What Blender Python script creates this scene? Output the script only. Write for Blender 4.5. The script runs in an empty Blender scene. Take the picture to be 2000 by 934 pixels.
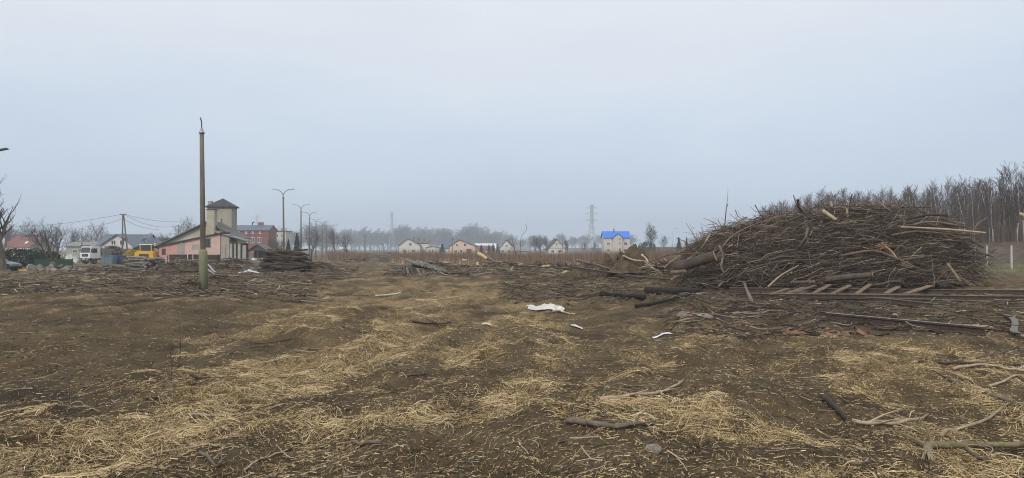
import bpy, math, random
import numpy as np
from mathutils import Vector, Matrix
R = math.radians
random.seed(7)
rng = np.random.default_rng(7)
scene = bpy.context.scene
COL = scene.collection

# ------------------------------------------------------------------ camera, sky, sun, exposure
F, CX, HY, CAMZ = 1350.0, 1000.0, 486.0, 2.0        # focal length / centre / horizon in photo pixels, eye height in m
cam_d = bpy.data.cameras.new('camera'); cam = bpy.data.objects.new('camera', cam_d); COL.objects.link(cam)
cam_d.sensor_width = 36; cam_d.lens = 36 * F / 2000; cam_d.clip_end = 6000; cam_d.clip_start = 0.05
cam.location = (0, 0, CAMZ); cam.rotation_euler = (R(90) + math.atan((HY - 467) / F), 0, 0)
scene.camera = cam

SUN_EL, SUN_AZ = R(38), R(200)
w = bpy.data.worlds.new('World'); scene.world = w; w.use_nodes = True
nt = w.node_tree; N = nt.nodes; L = nt.links; N.clear()
out = N.new('ShaderNodeOutputWorld'); bg = N.new('ShaderNodeBackground'); bg.inputs['Strength'].default_value = 1.0
sky = N.new('ShaderNodeTexSky'); sky.sky_type = 'NISHITA'; sky.sun_disc = False
sky.sun_elevation = SUN_EL; sky.sun_rotation = SUN_AZ; sky.dust_density = 3.0; sky.air_density = 1.0
sks = N.new('ShaderNodeVectorMath'); sks.operation = 'SCALE'; sks.inputs['Scale'].default_value = 0.09
L.new(sky.outputs['Color'], sks.inputs[0])
tc = N.new('ShaderNodeTexCoord'); sep = N.new('ShaderNodeSeparateXYZ'); L.new(tc.outputs['Generated'], sep.inputs[0])
# stratus deck: brightness by elevation, soft patches by direction
mp = N.new('ShaderNodeMapping'); mp.inputs['Scale'].default_value = (1.6, 1.6, 5.0); L.new(tc.outputs['Generated'], mp.inputs['Vector'])
nz = N.new('ShaderNodeTexNoise'); nz.inputs['Scale'].default_value = 1.5; nz.inputs['Detail'].default_value = 5; nz.inputs['Roughness'].default_value = .5
L.new(mp.outputs['Vector'], nz.inputs['Vector'])
add = N.new('ShaderNodeMath'); add.operation = 'MULTIPLY_ADD'; add.inputs[1].default_value = 0.26; add.inputs[2].default_value = -0.13
L.new(nz.outputs['Fac'], add.inputs[0])
add2 = N.new('ShaderNodeMath'); add2.operation = 'ADD'; L.new(sep.outputs['Z'], add2.inputs[0]); L.new(add.outputs[0], add2.inputs[1])
ramp = N.new('ShaderNodeValToRGB'); L.new(add2.outputs[0], ramp.inputs['Fac'])
cr = ramp.color_ramp; cr.elements[0].position = 0.0; cr.elements[0].color = (.40, .475, .59, 1)
cr.elements[1].position = 1.0; cr.elements[1].color = (.80, .84, .89, 1)
for p, c in ((.10, (.455, .53, .635, 1)), (.20, (.535, .595, .675, 1)), (.30, (.60, .635, .685, 1)), (.45, (.69, .73, .78, 1))):
    e = cr.elements.new(p); e.color = c
mx = N.new('ShaderNodeMix'); mx.data_type = 'RGBA'; mx.inputs['Factor'].default_value = 0.88
L.new(sks.outputs[0], mx.inputs['A']); L.new(ramp.outputs['Color'], mx.inputs['B'])
L.new(mx.outputs['Result'], bg.inputs['Color']); L.new(bg.outputs[0], out.inputs['Surface'])

sd = bpy.data.lights.new('sun', 'SUN'); sun = bpy.data.objects.new('sun', sd); COL.objects.link(sun)
sd.energy = 1.5; sd.angle = R(14); sd.color = (1, .93, .82)
sv = Vector((math.sin(SUN_AZ) * math.cos(SUN_EL), math.cos(SUN_AZ) * math.cos(SUN_EL), math.sin(SUN_EL)))
sun.rotation_euler = sv.to_track_quat('Z', 'Y').to_euler()

scene.view_settings.view_transform = 'Standard'; scene.view_settings.look = 'None'
scene.view_settings.gamma = 1; scene.view_settings.use_curve_mapping = False
scene.view_settings.exposure = 0.45
scene.cycles.max_bounces = 5; scene.cycles.diffuse_bounces = 3; scene.cycles.glossy_bounces = 2
scene.cycles.volume_bounces = 1; scene.cycles.transparent_max_bounces = 6; scene.cycles.use_denoising = True; scene.cycles.filter_width = 1.1; scene.cycles.denoising_prefilter = 'NONE'

# ------------------------------------------------------------------ noise and ground height
_perm = rng.permutation(512)
def _h(i, j, s): return (_perm[(_perm[(i + s * 37) & 511] + j) & 511] / 511.0)
def vn(x, y, s=0):
    xi = np.floor(x).astype(np.int64); yi = np.floor(y).astype(np.int64); fx = x - xi; fy = y - yi
    fx = fx * fx * fx * (fx * (fx * 6 - 15) + 10); fy = fy * fy * fy * (fy * (fy * 6 - 15) + 10)
    a = _h(xi, yi, s); b = _h(xi + 1, yi, s); c = _h(xi, yi + 1, s); d = _h(xi + 1, yi + 1, s)
    return (a + (b - a) * fx) * (1 - fy) + (c + (d - c) * fx) * fy - .5
def fbm(x, y, s=0, o=4):
    t = 0; a = 1
    for k in range(o):
        t = t + a * vn(x + 17.3 * k, y - 9.1 * k, s + k); x = x * 2.03; y = y * 2.03; a *= .5
    return t
def ss(a, b, x):
    t = np.clip((x - a) / (b - a), 0, 1); return t * t * (3 - 2 * t)
def lane(y):        # the course of the machine tracks: first a little to the right, then along the old railway
    y = np.asarray(y, float)
    return .19 * np.minimum(y, 18) + np.where(y > 18, np.where(y < 40, (.19 * (y - 18) - (.42 / 44) * (y - 18) ** 2), .19 * 22 - (.42 / 44) * 484 - .23 * (y - 40)), 0)
def P0(px, d): return (px - CX) / F * d
MOUNDS = []         # x, y, sx, sy, h
def mound_px(px, d, wpx, sy, h): MOUNDS.append((P0(px, d), d, wpx / F * d, sy, h))
for m in ((1180, 50, 150, 3.0, .45), (1060, 56, 90, 3.0, .40), (1230, 43, 40, 1.2, .75), (1330, 40, 80, 2.5, .3), (960, 62, 90, 3, .4), (850, 54, 60, 2, .3),
          (1000, 16, 120, 2.2, .13), (560, 15.5, 150, 2.0, .12), (300, 24, 160, 3, .14), (80, 26, 120, 3, .12), (640, 80, 40, 3, .5), (360, 62, 50, 2.5, .45),
          (430, 66, 60, 2, .35), (640, 66, 50, 2, .45), (720, 110, 60, 5, .4), (1780, 28.4, 330, 3.2, -.24), (1700, 11.5, 120, 1.2, .12), (1760, 15, 150, 1.5, .14), (200, 52, 120, 3, .2)):
    mound_px(*m)
def gz(x, y, fine=True):
    x = np.asarray(x, float); y = np.asarray(y, float)
    z = -.5 * ss(32, 115, y)
    u = x - lane(y)
    r = np.hypot(x, y)
    near = 1 - ss(60, 200, r)
    z = z + near * .22 * fbm(x / 7, y / 7, 1, 3)
    for mx_, my, sx, sy, h in MOUNDS:
        z = z + h * np.exp(-((x - mx_) / sx) ** 2 - ((y - my) / sy) ** 2)
    if fine:
        st = fbm(u / .9, y / 4.5, 5, 3)
        z = z + near * (.15 * st + .15 * fbm(x / 1.1, y / 1.3, 9, 3) + .06 * fbm(x / .32, y / .36, 13, 2))
        for c, a in ((-5.2, .09), (-3.4, .09), (-8.2, .08), (.3, .05), (2.2, .05)):
            z = z - near * a * np.exp(-((u - c - .25 * vn(y / 6, y * 0 + c, 3)) / .28) ** 2)
    z = z + .4 * ss(36, 60, x) * ss(40, 60, y) + 3.0 * ss(62, 71, x + 1.5 * vn(x / 5, y / 5, 21)) * ss(30, 60, y)     # rise and earth bank before the birches
    return z
def gz1(x, y): return float(gz(np.array([x]), np.array([y]))[0])
def hit(px, py):
    """where the view ray through a photo pixel meets the ground"""
    ts = np.concatenate([np.linspace(3, 60, 1200), np.linspace(60, 300, 1500)])
    xs = (px - CX) / F * ts; zs = CAMZ + (HY - py) / F * ts
    g = gz(xs, ts); k = np.argmax(zs < g)
    if not (zs < g).any(): k = len(ts) - 1
    return float(xs[k]), float(ts[k]), float(g[k])
def PZ(py, d): return CAMZ + (HY - py) / F * d
def on(px, d): x = P0(px, d); return x, d, gz1(x, d)

# ------------------------------------------------------------------ materials
MATS = {}
def mat(name, c1, c2=None, scale=3.0, rough=.85, bump=0.0, bscale=30, stretch=(1, 1, 1), metal=0, var=0.0, coord='Object', spec=.3, detail=6):
    if name in MATS: return MATS[name]
    m = bpy.data.materials.new(name); m.use_nodes = True; t = m.node_tree; b = t.nodes['Principled BSDF']
    b.inputs['Roughness'].default_value = rough; b.inputs['Metallic'].default_value = metal; b.inputs['Specular IOR Level'].default_value = spec
    tc = t.nodes.new('ShaderNodeTexCoord'); mp = t.nodes.new('ShaderNodeMapping'); mp.inputs['Scale'].default_value = stretch
    t.links.new(tc.outputs[coord], mp.inputs['Vector'])
    n = t.nodes.new('ShaderNodeTexNoise'); n.inputs['Scale'].default_value = scale; n.inputs['Detail'].default_value = detail; n.inputs['Roughness'].default_value = .65
    t.links.new(mp.outputs[0], n.inputs['Vector'])
    r = t.nodes.new('ShaderNodeValToRGB'); r.color_ramp.elements[0].position = .32; r.color_ramp.elements[1].position = .68
    c2 = c2 or tuple(min(1, v * 1.35) for v in c1)
    r.color_ramp.elements[0].color = (*c1, 1); r.color_ramp.elements[1].color = (*c2, 1)
    t.links.new(n.outputs['Fac'], r.inputs['Fac']); col = r.outputs['Color']
    if var:
        oi = t.nodes.new('ShaderNodeObjectInfo'); mr = t.nodes.new('ShaderNodeMapRange'); mr.inputs['To Min'].default_value = 1 - var; mr.inputs['To Max'].default_value = 1 + var
        t.links.new(oi.outputs['Random'], mr.inputs['Value'])
        vm = t.nodes.new('ShaderNodeVectorMath'); vm.operation = 'SCALE'; t.links.new(col, vm.inputs[0]); t.links.new(mr.outputs[0], vm.inputs['Scale']); col = vm.outputs[0]
    t.links.new(col, b.inputs['Base Color'])
    if bump:
        n2 = t.nodes.new('ShaderNodeTexNoise'); n2.inputs['Scale'].default_value = bscale; n2.inputs['Detail'].default_value = 4
        t.links.new(mp.outputs[0], n2.inputs['Vector'])
        bp = t.nodes.new('ShaderNodeBump'); bp.inputs['Strength'].default_value = bump; bp.inputs['Distance'].default_value = .03
        t.links.new(n2.outputs['Fac'], bp.inputs['Height']); t.links.new(bp.outputs[0], b.inputs['Normal'])
    MATS[name] = m; return m
def tone_mat(name, stops, rough=.85):
    """colour read from the per-piece 'tone' attribute"""
    m = bpy.data.materials.new(name); m.use_nodes = True; t = m.node_tree; b = t.nodes['Principled BSDF']
    b.inputs['Roughness'].default_value = rough; b.inputs['Specular IOR Level'].default_value = .25
    a = t.nodes.new('ShaderNodeAttribute'); a.attribute_name = 'tone'
    r = t.nodes.new('ShaderNodeValToRGB'); cr = r.color_ramp
    cr.elements[0].position = stops[0][0]; cr.elements[0].color = (*stops[0][1], 1)
    cr.elements[1].position = stops[-1][0]; cr.elements[1].color = (*stops[-1][1], 1)
    for p, c in stops[1:-1]: e = cr.elements.new(p); e.color = (*c, 1)
    t.links.new(a.outputs['Fac'], r.inputs['Fac']); t.links.new(r.outputs['Color'], b.inputs['Base Color'])
    MATS[name] = m; return m
def glass(name, c=(.03, .04, .05)):
    return mat(name, c, c, rough=.12, spec=.6)

M_concrete = mat('old concrete', (.20, .19, .15), (.33, .31, .26), scale=2.5, bump=.3, bscale=14)
M_conc_moss = mat('mossy concrete', (.17, .165, .10), (.30, .29, .19), scale=1.6, bump=.4, bscale=12, stretch=(1, 1, .3))
M_conc_pole = mat('stained concrete pole', (.075, .062, .045), (.19, .168, .13), scale=1.3, bump=.4, bscale=16, stretch=(2, 2, .35))
M_galv = mat('galvanised steel', (.30, .31, .32), (.42, .43, .44), scale=4, rough=.5, metal=.5)
M_dsteel = mat('dark steel', (.03, .03, .033), (.06, .06, .06), scale=6, rough=.6)
M_rail = mat('rusted rail steel', (.035, .026, .021), (.085, .058, .042), scale=7, rough=.75, bump=.3, bscale=60)
M_railtop = mat('worn rail head', (.24, .21, .18), (.40, .36, .32), scale=5, rough=.5, metal=.2)
M_sleep = mat('tarred sleeper wood', (.026, .019, .014), (.10, .075, .055), scale=3, stretch=(.6, 8, 8), bump=.5, bscale=14, var=.45)
M_greysl = mat('weathered grey sleeper wood', (.09, .08, .07), (.25, .23, .20), scale=3, stretch=(.6, 8, 8), bump=.5, bscale=14, var=.35)
M_plank = mat('brown weathered plank', (.09, .055, .035), (.21, .145, .10), scale=3, stretch=(.6, 8, 8), bump=.5, bscale=14, var=.3)
M_bark = mat('grey brown bark', (.065, .05, .038), (.17, .14, .11), scale=5, stretch=(1, 1, .4), bump=.6, bscale=25, var=.3)
M_barkd = mat('dark twig bark', (.035, .026, .020), (.085, .064, .050), scale=4, var=.25)
M_barkred = mat('reddish brush bark', (.06, .038, .026), (.17, .12, .088), scale=2.5, bump=.4, bscale=30, var=.4)
M_palebr = mat('pale peeled branch', (.27, .21, .14), (.44, .36, .25), scale=5, bump=.3, bscale=30, var=.25)
M_moss = mat('mossy bark', (.10, .085, .045), (.22, .185, .11), scale=6, bump=.5, bscale=30)
M_cut = mat('fresh cut wood', (.25, .15, .075), (.42, .28, .15), scale=6, bump=.3, bscale=40)
M_cuty = mat('fresh split yellow wood', (.36, .26, .12), (.60, .46, .24), scale=4, stretch=(1, 1, 5), bump=.5, bscale=25)
M_birch = mat('birch bark', (.30, .28, .26), (.66, .64, .60), scale=6, stretch=(1, 1, 2.5), var=.15)
M_birchtw = mat('birch twigs', (.060, .042, .034), (.115, .082, .066), scale=2, var=.25)
M_twig = mat('tree twigs', (.06, .052, .045), (.11, .095, .08), scale=2, var=.25)
M_conif = mat('spruce needles', (.012, .022, .012), (.035, .055, .026), scale=2, var=.2)
M_ever = mat('dark evergreen leaves', (.010, .018, .009), (.035, .05, .022), scale=2)
M_fors = mat('forsythia flowers', (.30, .21, .02), (.55, .40, .05), scale=3)
M_soilm = mat('heaped soil', (.042, .031, .019), (.125, .093, .056), scale=3, bump=.8, bscale=10)
M_stone = mat('field stone', (.13, .11, .085), (.30, .265, .215), scale=2.2, bump=.4, bscale=9, var=.3)
M_brickd = mat('broken brick', (.13, .065, .04), (.26, .155, .10), scale=6, bump=.4, bscale=25, var=.3)
M_charr = mat('charred wood', (.010, .009, .008), (.035, .030, .027), scale=5, bump=.6, bscale=20, stretch=(.5, 4, 4))
M_plastw = mat('white plastic sheet', (.40, .39, .36), (.60, .59, .56), scale=3, rough=.5)
M_plastb = mat('bluish grey plastic sheet', (.30, .34, .40), (.52, .55, .60), scale=3, rough=.45)
M_plastk = mat('black plastic sheet', (.012, .014, .02), (.05, .055, .07), scale=2.5, rough=.3)
M_glass = glass('window glass'); M_whitew = mat('white window frame', (.68, .68, .66), (.78, .78, .76))
M_black = mat('black rubber', (.012, .012, .012), (.03, .03, .03), rough=.8)

# ------------------------------------------------------------------ mesh helpers
def mesh_np(name, V, faces, smooth=False, tone=None):
    """V (n,3); faces: list of int arrays, each (m,3) or (m,4)"""
    me = bpy.data.meshes.new(name); V = np.asarray(V, np.float32)
    me.vertices.add(len(V)); me.vertices.foreach_set('co', V.ravel())
    faces = [np.asarray(f, np.int32) for f in faces if len(f)]
    nl = sum(f.size for f in faces); nf = sum(len(f) for f in faces)
    me.loops.add(nl); me.polygons.add(nf)
    me.loops.foreach_set('vertex_index', np.concatenate([f.ravel() for f in faces]))
    starts = []; s = 0
    for f in faces: starts.append(s + np.arange(len(f)) * f.shape[1]); s += f.size
    me.polygons.foreach_set('loop_start', np.concatenate(starts).astype(np.int32))
    me.polygons.foreach_set('use_smooth', np.full(nf, smooth))
    if tone is not None:
        a = me.attributes.new('tone', 'FLOAT', 'POINT'); a.data.foreach_set('value', np.asarray(tone, np.float32))
    me.update(calc_edges=True); me.validate(); return me
def link(name, me, material, parent=None):
    o = bpy.data.objects.new(name, me); COL.objects.link(o)
    if material is not None and not me.materials: me.materials.append(material)
    if parent is not None: o.parent = parent
    return o
def tag(o, label=None, cat=None, group=None, kind=None):
    if label: o['label'] = label
    if cat:
        o['category'] = cat; o['kind'] = 'thing'
    if group: o['group'] = group
    if kind: o['kind'] = kind
    return o
def thing(name, label, cat, loc=(0, 0, 0), rz=0, group=None):
    o = bpy.data.objects.new(name, None); COL.objects.link(o); o.location = loc; o.rotation_euler = (0, 0, rz); o.empty_display_size = .3
    return tag(o, label, cat, group)
def copy_tree(o, parent=None):
    c = o.copy(); COL.objects.link(c); c.parent = parent
    for ch in o.children: copy_tree(ch, c)
    return c

class MB:
    def __init__(s): s.v = []; s.q = []; s.t = []; s.n = 0; s.g = []; s.tone = []
    def put(s, V, quads=(), tris=(), tone=0):
        V = np.asarray(V, float).reshape(-1, 3); s.v.append(V)
        if len(quads): s.q.append(np.asarray(quads, int).reshape(-1, 4) + s.n)
        if len(tris): s.t.append(np.asarray(tris, int).reshape(-1, 3) + s.n)
        s.tone.append(np.full(len(V), tone)); s.n += len(V); return s
    def box(s, c, size, rot=None, taper=1.0):
        hx, hy, hz = (v / 2 for v in size)
        V = np.array([(-hx, -hy, -hz), (hx, -hy, -hz), (hx, hy, -hz), (-hx, hy, -hz), (-hx, -hy, hz), (hx, -hy, hz), (hx, hy, hz), (-hx, hy, hz)])
        V[4:, :2] *= taper
        if rot is not None: V = V @ np.array(rot).T
        return s.put(V + np.array(c), [(3, 2, 1, 0), (4, 5, 6, 7), (0, 1, 5, 4), (1, 2, 6, 5), (2, 3, 7, 6), (3, 0, 4, 7)])
    def prism(s, poly, a, b, plane='xz'):
        """polygon extruded along the third axis from a to b"""
        n = len(poly)
        def at(p, k): return {'xz': (p[0], k, p[1]), 'yz': (k, p[0], p[1]), 'xy': (p[0], p[1], k)}[plane]
        V = [at(p, a) for p in poly] + [at(p, b) for p in poly]
        q = [(i, (i + 1) % n, n + (i + 1) % n, n + i) for i in range(n)]
        s.put(V, q); base = s.n - 2 * n
        s.g += [list(base + np.arange(n))[::-1], list(base + n + np.arange(n))]; return s
    def tube(s, pts, rad, sides=6, caps=True, tone=0):
        P = np.asarray(pts, float); n = len(P); rad = np.broadcast_to(np.asarray(rad, float), (n,))
        T = np.gradient(P, axis=0); T /= np.linalg.norm(T, axis=1)[:, None] + 1e-9
        ref = np.array((0, 0, 1.0)) if abs(T[:, 2]).mean() < .8 else np.array((1.0, 0, 0))
        A = np.cross(T, ref); A /= np.linalg.norm(A, axis=1)[:, None] + 1e-9; B = np.cross(T, A)
        an = np.arange(sides) * 2 * math.pi / sides
        V = P[:, None] + rad[:, None, None] * (A[:, None] * np.cos(an)[None, :, None] + B[:, None] * np.sin(an)[None, :, None])
        i = np.arange(n - 1)[:, None] * sides; k = np.arange(sides)[None]; k2 = (k + 1) % sides
        q = np.stack([i + k, i + sides + k, i + sides + k2, i + k2], -1).reshape(-1, 4)
        s.put(V.reshape(-1, 3), q, tone=tone)
        if caps:
            b = s.n - n * sides
            s.g += [list(b + np.arange(sides)), list(b + (n - 1) * sides + np.arange(sides))[::-1]]
        return s
    def mesh(s, name, smooth=False, tone=False):
        V = np.concatenate(s.v)
        if not s.g:
            return mesh_np(name, V, ([np.concatenate(s.q)] if s.q else []) + ([np.concatenate(s.t)] if s.t else []), smooth, np.concatenate(s.tone) if tone else None)
        me = bpy.data.meshes.new(name)
        fs = [list(map(int, f)) for a in s.q for f in a] + [list(map(int, f)) for a in s.t for f in a] + [list(map(int, f)) for f in s.g]
        me.from_pydata(V.tolist(), [], fs)
        if smooth: me.polygons.foreach_set('use_smooth', np.full(len(me.polygons), True))
        me.update(); return me
    def build(s, name, material, parent=None, smooth=False, tone=False):
        return link(name, s.mesh(name, smooth, tone), material, parent)

def rotm(yaw=0, pitch=0, roll=0): return np.array((Matrix.Rotation(yaw, 3, 'Z') @ Matrix.Rotation(pitch, 3, 'Y') @ Matrix.Rotation(roll, 3, 'X')))
def spline(pts, n):
    P = np.asarray(pts, float)
    if len(P) == 2: t = np.linspace(0, 1, n)[:, None]; return P[0] * (1 - t) + P[1] * t
    P = np.vstack([2 * P[0] - P[1], P, 2 * P[-1] - P[-2]]); m = len(P) - 3; out_ = []
    for u in np.linspace(0, m - 1e-6, n):
        i = int(u); t = u - i; a, b, c, d = P[i:i + 4]
        out_.append(.5 * (2 * b + (c - a) * t + (2 * a - 5 * b + 4 * c - d) * t * t + (3 * b - a - 3 * c + d) * t ** 3))
    return np.array(out_)
def rock_mesh(seed, name='stone', rough=.25, sub=2):
    import bmesh
    bm = bmesh.new(); bmesh.ops.create_icosphere(bm, subdivisions=sub, radius=1); r_ = random.Random(seed)
    fr = [(Vector((r_.gauss(0, 1), r_.gauss(0, 1), r_.gauss(0, 1))).normalized(), r_.uniform(.55, .92)) for _ in range(9)]
    for v in bm.verts:
        for nrm, dd in fr:
            k = v.co.dot(nrm)
            if k > dd: v.co -= nrm * (k - dd) * .9
        v.co *= 1 + r_.uniform(-rough, rough) * .25
    me = bpy.data.meshes.new(name); bm.to_mesh(me); bm.free(); return me

# ------------------------------------------------------------------ ground
def pxw(px, py):      # pixel to flat ground, for laying out what covers the soil
    d = CAMZ * F / (py - HY); return (px - CX) / F * d, d
COVER = [  # px, py, half width m, half length m, amount of straw (+) or bare / scorched soil (-)
    (560, 735, 1.3, 3.0, .34), (720, 680, 1.4, 4.0, .32), (430, 790, .8, 1.6, .28), (640, 615, 3, 6, .18), (860, 575, 5, 12, .20), (960, 690, .8, 1.3, .24), (1010, 775, .7, .8, .30),
    (720, 830, 1.1, .8, .26), (880, 815, .8, .5, .28), (1700, 715, 1.1, .9, .22), (1870, 690, 1.2, 1.5, .26), (1250, 635, 3, 4, .16), (1150, 660, 1.2, 3, .12), (250, 900, .9, .5, .16),
    (1560, 850, 1.1, .6, .20), (1850, 820, 1.2, 1.0, .16), (1380, 745, .8, .8, .14), (780, 540, 9, 14, .18), (150, 545, 6, 5, .12), (1900, 760, 1.0, 1.2, .12), (700, 900, 1.0, .4, .12), (1350, 610, 1.5, 2.5, .16),
    (60, 690, 4, 3.5, -.26), (270, 790, 1.6, 1.6, -.22), (90, 880, 1.0, .6, -.14), (100, 650, 5, 6, -.22), (120, 770, 2.2, 2.5, -.18), (330, 690, 1.8, 3, -.08), (560, 800, 1.1, .9, -.30), (1330, 720, 1.5, 1.6, -.16), (1700, 790, 1.0, .8, -.34), (1500, 615, 5, 4, -.26), (1080, 900, 1.3, .6, -.26),
    (200, 560, 8, 6, -.20), (520, 600, 2, 6, -.06), (1200, 540, 8, 7, -.30), (850, 725, 1.0, 1.6, -.20), (1500, 900, 1.0, .4, -.24), (760, 860, .7, .5, -.22), (1150, 770, 1.2, 1.1, -.18), (1420, 790, .8, .6, -.12), (40, 880, .8, .5, -.12),
    (1480, 830, .7, .5, -.10), (950, 850, 1.2, .3, -.18), (450, 540, 8, 5, -.2), (1600, 640, 2, 2, -.18)]
def straw_amount(x, y):
    u = x - lane(y)
    m = .45 + .52 * fbm(u / .8, y / 3.0, 31, 4) + .50 * fbm(x / 1.6, y / 2.0, 41, 4) + .42 * fbm(x / .28, y / .34, 51, 3)
    for px, py, hx, hy, a in COVER:
        cx, cy = pxw(px, py); du = (x - cx) - .12 * (y - cy)
        m = m + a * 1.15 * np.exp(-(du / hx) ** 2 - ((y - cy) / hy) ** 2)
    return np.clip(m, 0, 1)
def scorch_amount(x, y):
    m = 0
    for px, py, hx, hy, a in ((1500, 610, 4.5, 3.0, .8), (1200, 545, 6, 6, .75), (1330, 585, 2.2, 3, .6), (150, 600, 6, 5, .45), (90, 780, 1.6, 2.2, .5), (560, 800, .9, .8, .4), (430, 530, 10, 6, .6), (1720, 590, 5, 3, .5), (1900, 640, 1.6, 2.5, .35), (300, 690, 1.0, 2.5, .35), (640, 540, 5, 6, .25)):
        cx, cy = pxw(px, py); m = m + a * np.exp(-((x - cx) / hx) ** 2 - ((y - cy) / hy) ** 2)
    return np.clip(m * (.75 + 1.5 * fbm(x / .7, y / 1.2, 61, 4)) + .35 * fbm((x - lane(y)) / .5, y / 2.2, 66, 3), 0, 1)
def path_amount(x, y):     # the sandy lane crossing on the far left and the hard strip before the right-hand fence
    a = np.exp(-((y - 49 - .10 * (x + 30)) / 2.2) ** 2) * ss(-18, -26, x)
    b = np.exp(-((x - 40 - .15 * (y - 50)) / 3.0) ** 2) * ss(40, 47, y)
    return a, b
def build_ground():
    rad = np.concatenate([[.05, .6, 1.4, 2.2, 3.0], 3.5 * 1.0088 ** np.arange(0, 335)]); r1 = rad[-1]
    rad = np.concatenate([rad, r1 * 1.035 ** np.arange(1, int(math.log(1500 / r1) / math.log(1.035)) + 2)])
    fr = np.linspace(-R(45), R(45), 470); bk = np.linspace(R(45), R(315), 70)[1:-1]
    an = np.concatenate([fr, bk]); n, m = len(rad), len(an)
    X = rad[:, None] * np.sin(an)[None]; Y = rad[:, None] * np.cos(an)[None]
    Z = gz(X, Y)
    V = np.stack([X, Y, Z], -1).reshape(-1, 3)
    i = np.arange(n - 1)[:, None] * m; k = np.arange(m)[None]; k2 = (k + 1) % m
    q = np.stack([i + k, i + k2, i + m + k2, i + m + k], -1).reshape(-1, 4)
    me = mesh_np('ground', V, [q, [[0, m // 3, 2 * m // 3]]], True)
    x, y = X.ravel(), Y.ravel(); pa, pb = path_amount(x, y)
    green = ss(44, 50, x) * ss(66, 60, x) * ss(40, 60, y) * .9 + .35 * np.exp(-((x + 24) / 6) ** 2 - ((y - 34) / 6) ** 2)
    for nm, val in (('straw', straw_amount(x, y)), ('scorch', scorch_amount(x, y)), ('lane', pa), ('hard', pb), ('green', np.clip(green, 0, 1)), ('bank', ss(60, 63, x) * ss(30, 60, y))):
        a = me.attributes.new(nm, 'FLOAT', 'POINT'); a.data.foreach_set('value', val.astype(np.float32))
    mt = bpy.data.materials.new('churned soil with straw'); mt.use_nodes = True; t = mt.node_tree; b = t.nodes['Principled BSDF']
    b.inputs['Roughness'].default_value = .95; b.inputs['Specular IOR Level'].default_value = .15
    tcn = t.nodes.new('ShaderNodeTexCoord')
    def at(nm): a_ = t.nodes.new('ShaderNodeAttribute'); a_.attribute_name = nm; return a_.outputs['Fac']
    def noise(sc, det=6, st=(1, 1, 1), rot=0, ro=.6):
        mpn = t.nodes.new('ShaderNodeMapping'); mpn.inputs['Scale'].default_value = st; mpn.inputs['Rotation'].default_value = (0, 0, rot); t.links.new(tcn.outputs['Object'], mpn.inputs['Vector'])
        nn = t.nodes.new('ShaderNodeTexNoise'); nn.inputs['Scale'].default_value = sc; nn.inputs['Detail'].default_value = det; nn.inputs['Roughness'].default_value = ro
        t.links.new(mpn.outputs[0], nn.inputs['Vector']); return nn.outputs['Fac']
    def math_(op, a_, b_=None, clamp=False):
        q_ = t.nodes.new('ShaderNodeMath'); q_.operation = op; q_.use_clamp = clamp
        for k_, v_ in enumerate((a_, b_)):
            if v_ is None: continue
            if isinstance(v_, (int, float)): q_.inputs[k_].default_value = v_
            else: t.links.new(v_, q_.inputs[k_])
        return q_.outputs[0]
    def ramp_(f, stops):
        r_ = t.nodes.new('ShaderNodeValToRGB'); c_ = r_.color_ramp
        c_.elements[0].position, c_.elements[0].color = stops[0][0], (*stops[0][1], 1); c_.elements[1].position, c_.elements[1].color = stops[-1][0], (*stops[-1][1], 1)
        for p_, k_ in stops[1:-1]: e_ = c_.elements.new(p_); e_.color = (*k_, 1)
        t.links.new(f, r_.inputs['Fac']); return r_.outputs['Color']
    def mix_(f, a_, b_):
        q_ = t.nodes.new('ShaderNodeMix'); q_.data_type = 'RGBA'
        if isinstance(f, float): q_.inputs['Factor'].default_value = f
        else: t.links.new(f, q_.inputs['Factor'])
        for nm, v_ in (('A', a_), ('B', b_)):
            if isinstance(v_, tuple): q_.inputs[nm].default_value = (*v_, 1)
            else: t.links.new(v_, q_.inputs[nm])
        return q_.outputs['Result']
    g1 = (.0, .0, .0)
    soil = ramp_(noise(.9, 8), ((.30, (.066, .047, .025)), (.48, (.142, .100, .053)), (.70, (.225, .163, .089))))
    soil = mix_(math_('MULTIPLY', noise(14, 4), .55), soil, (.040, .030, .018))
    soil = mix_(ramp_(noise(.35, 6, ro=.7), ((.52, (0, 0, 0)), (.66, (.75, .75, .75)))), soil, (.048, .036, .022))
    soil = mix_(ramp_(noise(38, 3), ((.60, (0, 0, 0)), (.72, (.8, .8, .8)))), soil, (.26, .20, .115))
    soil = mix_(math_('MULTIPLY', at('scorch'), .85, True), soil, ramp_(noise(6, 6), ((.35, (.017, .014, .011)), (.6, (.042, .033, .024)), (.75, (.14, .12, .095)))))
    # straw: thin stretched fibres in several directions over the covered patches
    f1 = noise(9, 5, (5.0, .7, 1), R(12), .7); f2 = noise(8, 5, (.8, 4.5, 1), R(28), .7); f3 = noise(7, 5, (4.5, .9, 1), R(-38), .7)
    fib = math_('MAXIMUM', math_('MAXIMUM', f1, f2), f3)
    cov = math_('ADD', at('straw'), math_('MULTIPLY', math_('SUBTRACT', fib, .58), 2.6))
    mr = t.nodes.new('ShaderNodeMapRange'); mr.inputs['From Min'].default_value = .42; mr.inputs['From Max'].default_value = .98; t.links.new(cov, mr.inputs['Value'])
    strawc = ramp_(noise(22, 4), ((.32, (.13, .092, .046)), (.5, (.30, .21, .105)), (.68, (.51, .38, .20))))
    col = mix_(mr.outputs[0], soil, strawc)
    col = mix_(math_('MULTIPLY', at('lane'), .8), col, ramp_(noise(1.2), ((.3, (.20, .16, .11)), (.7, (.33, .27, .19)))))
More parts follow.
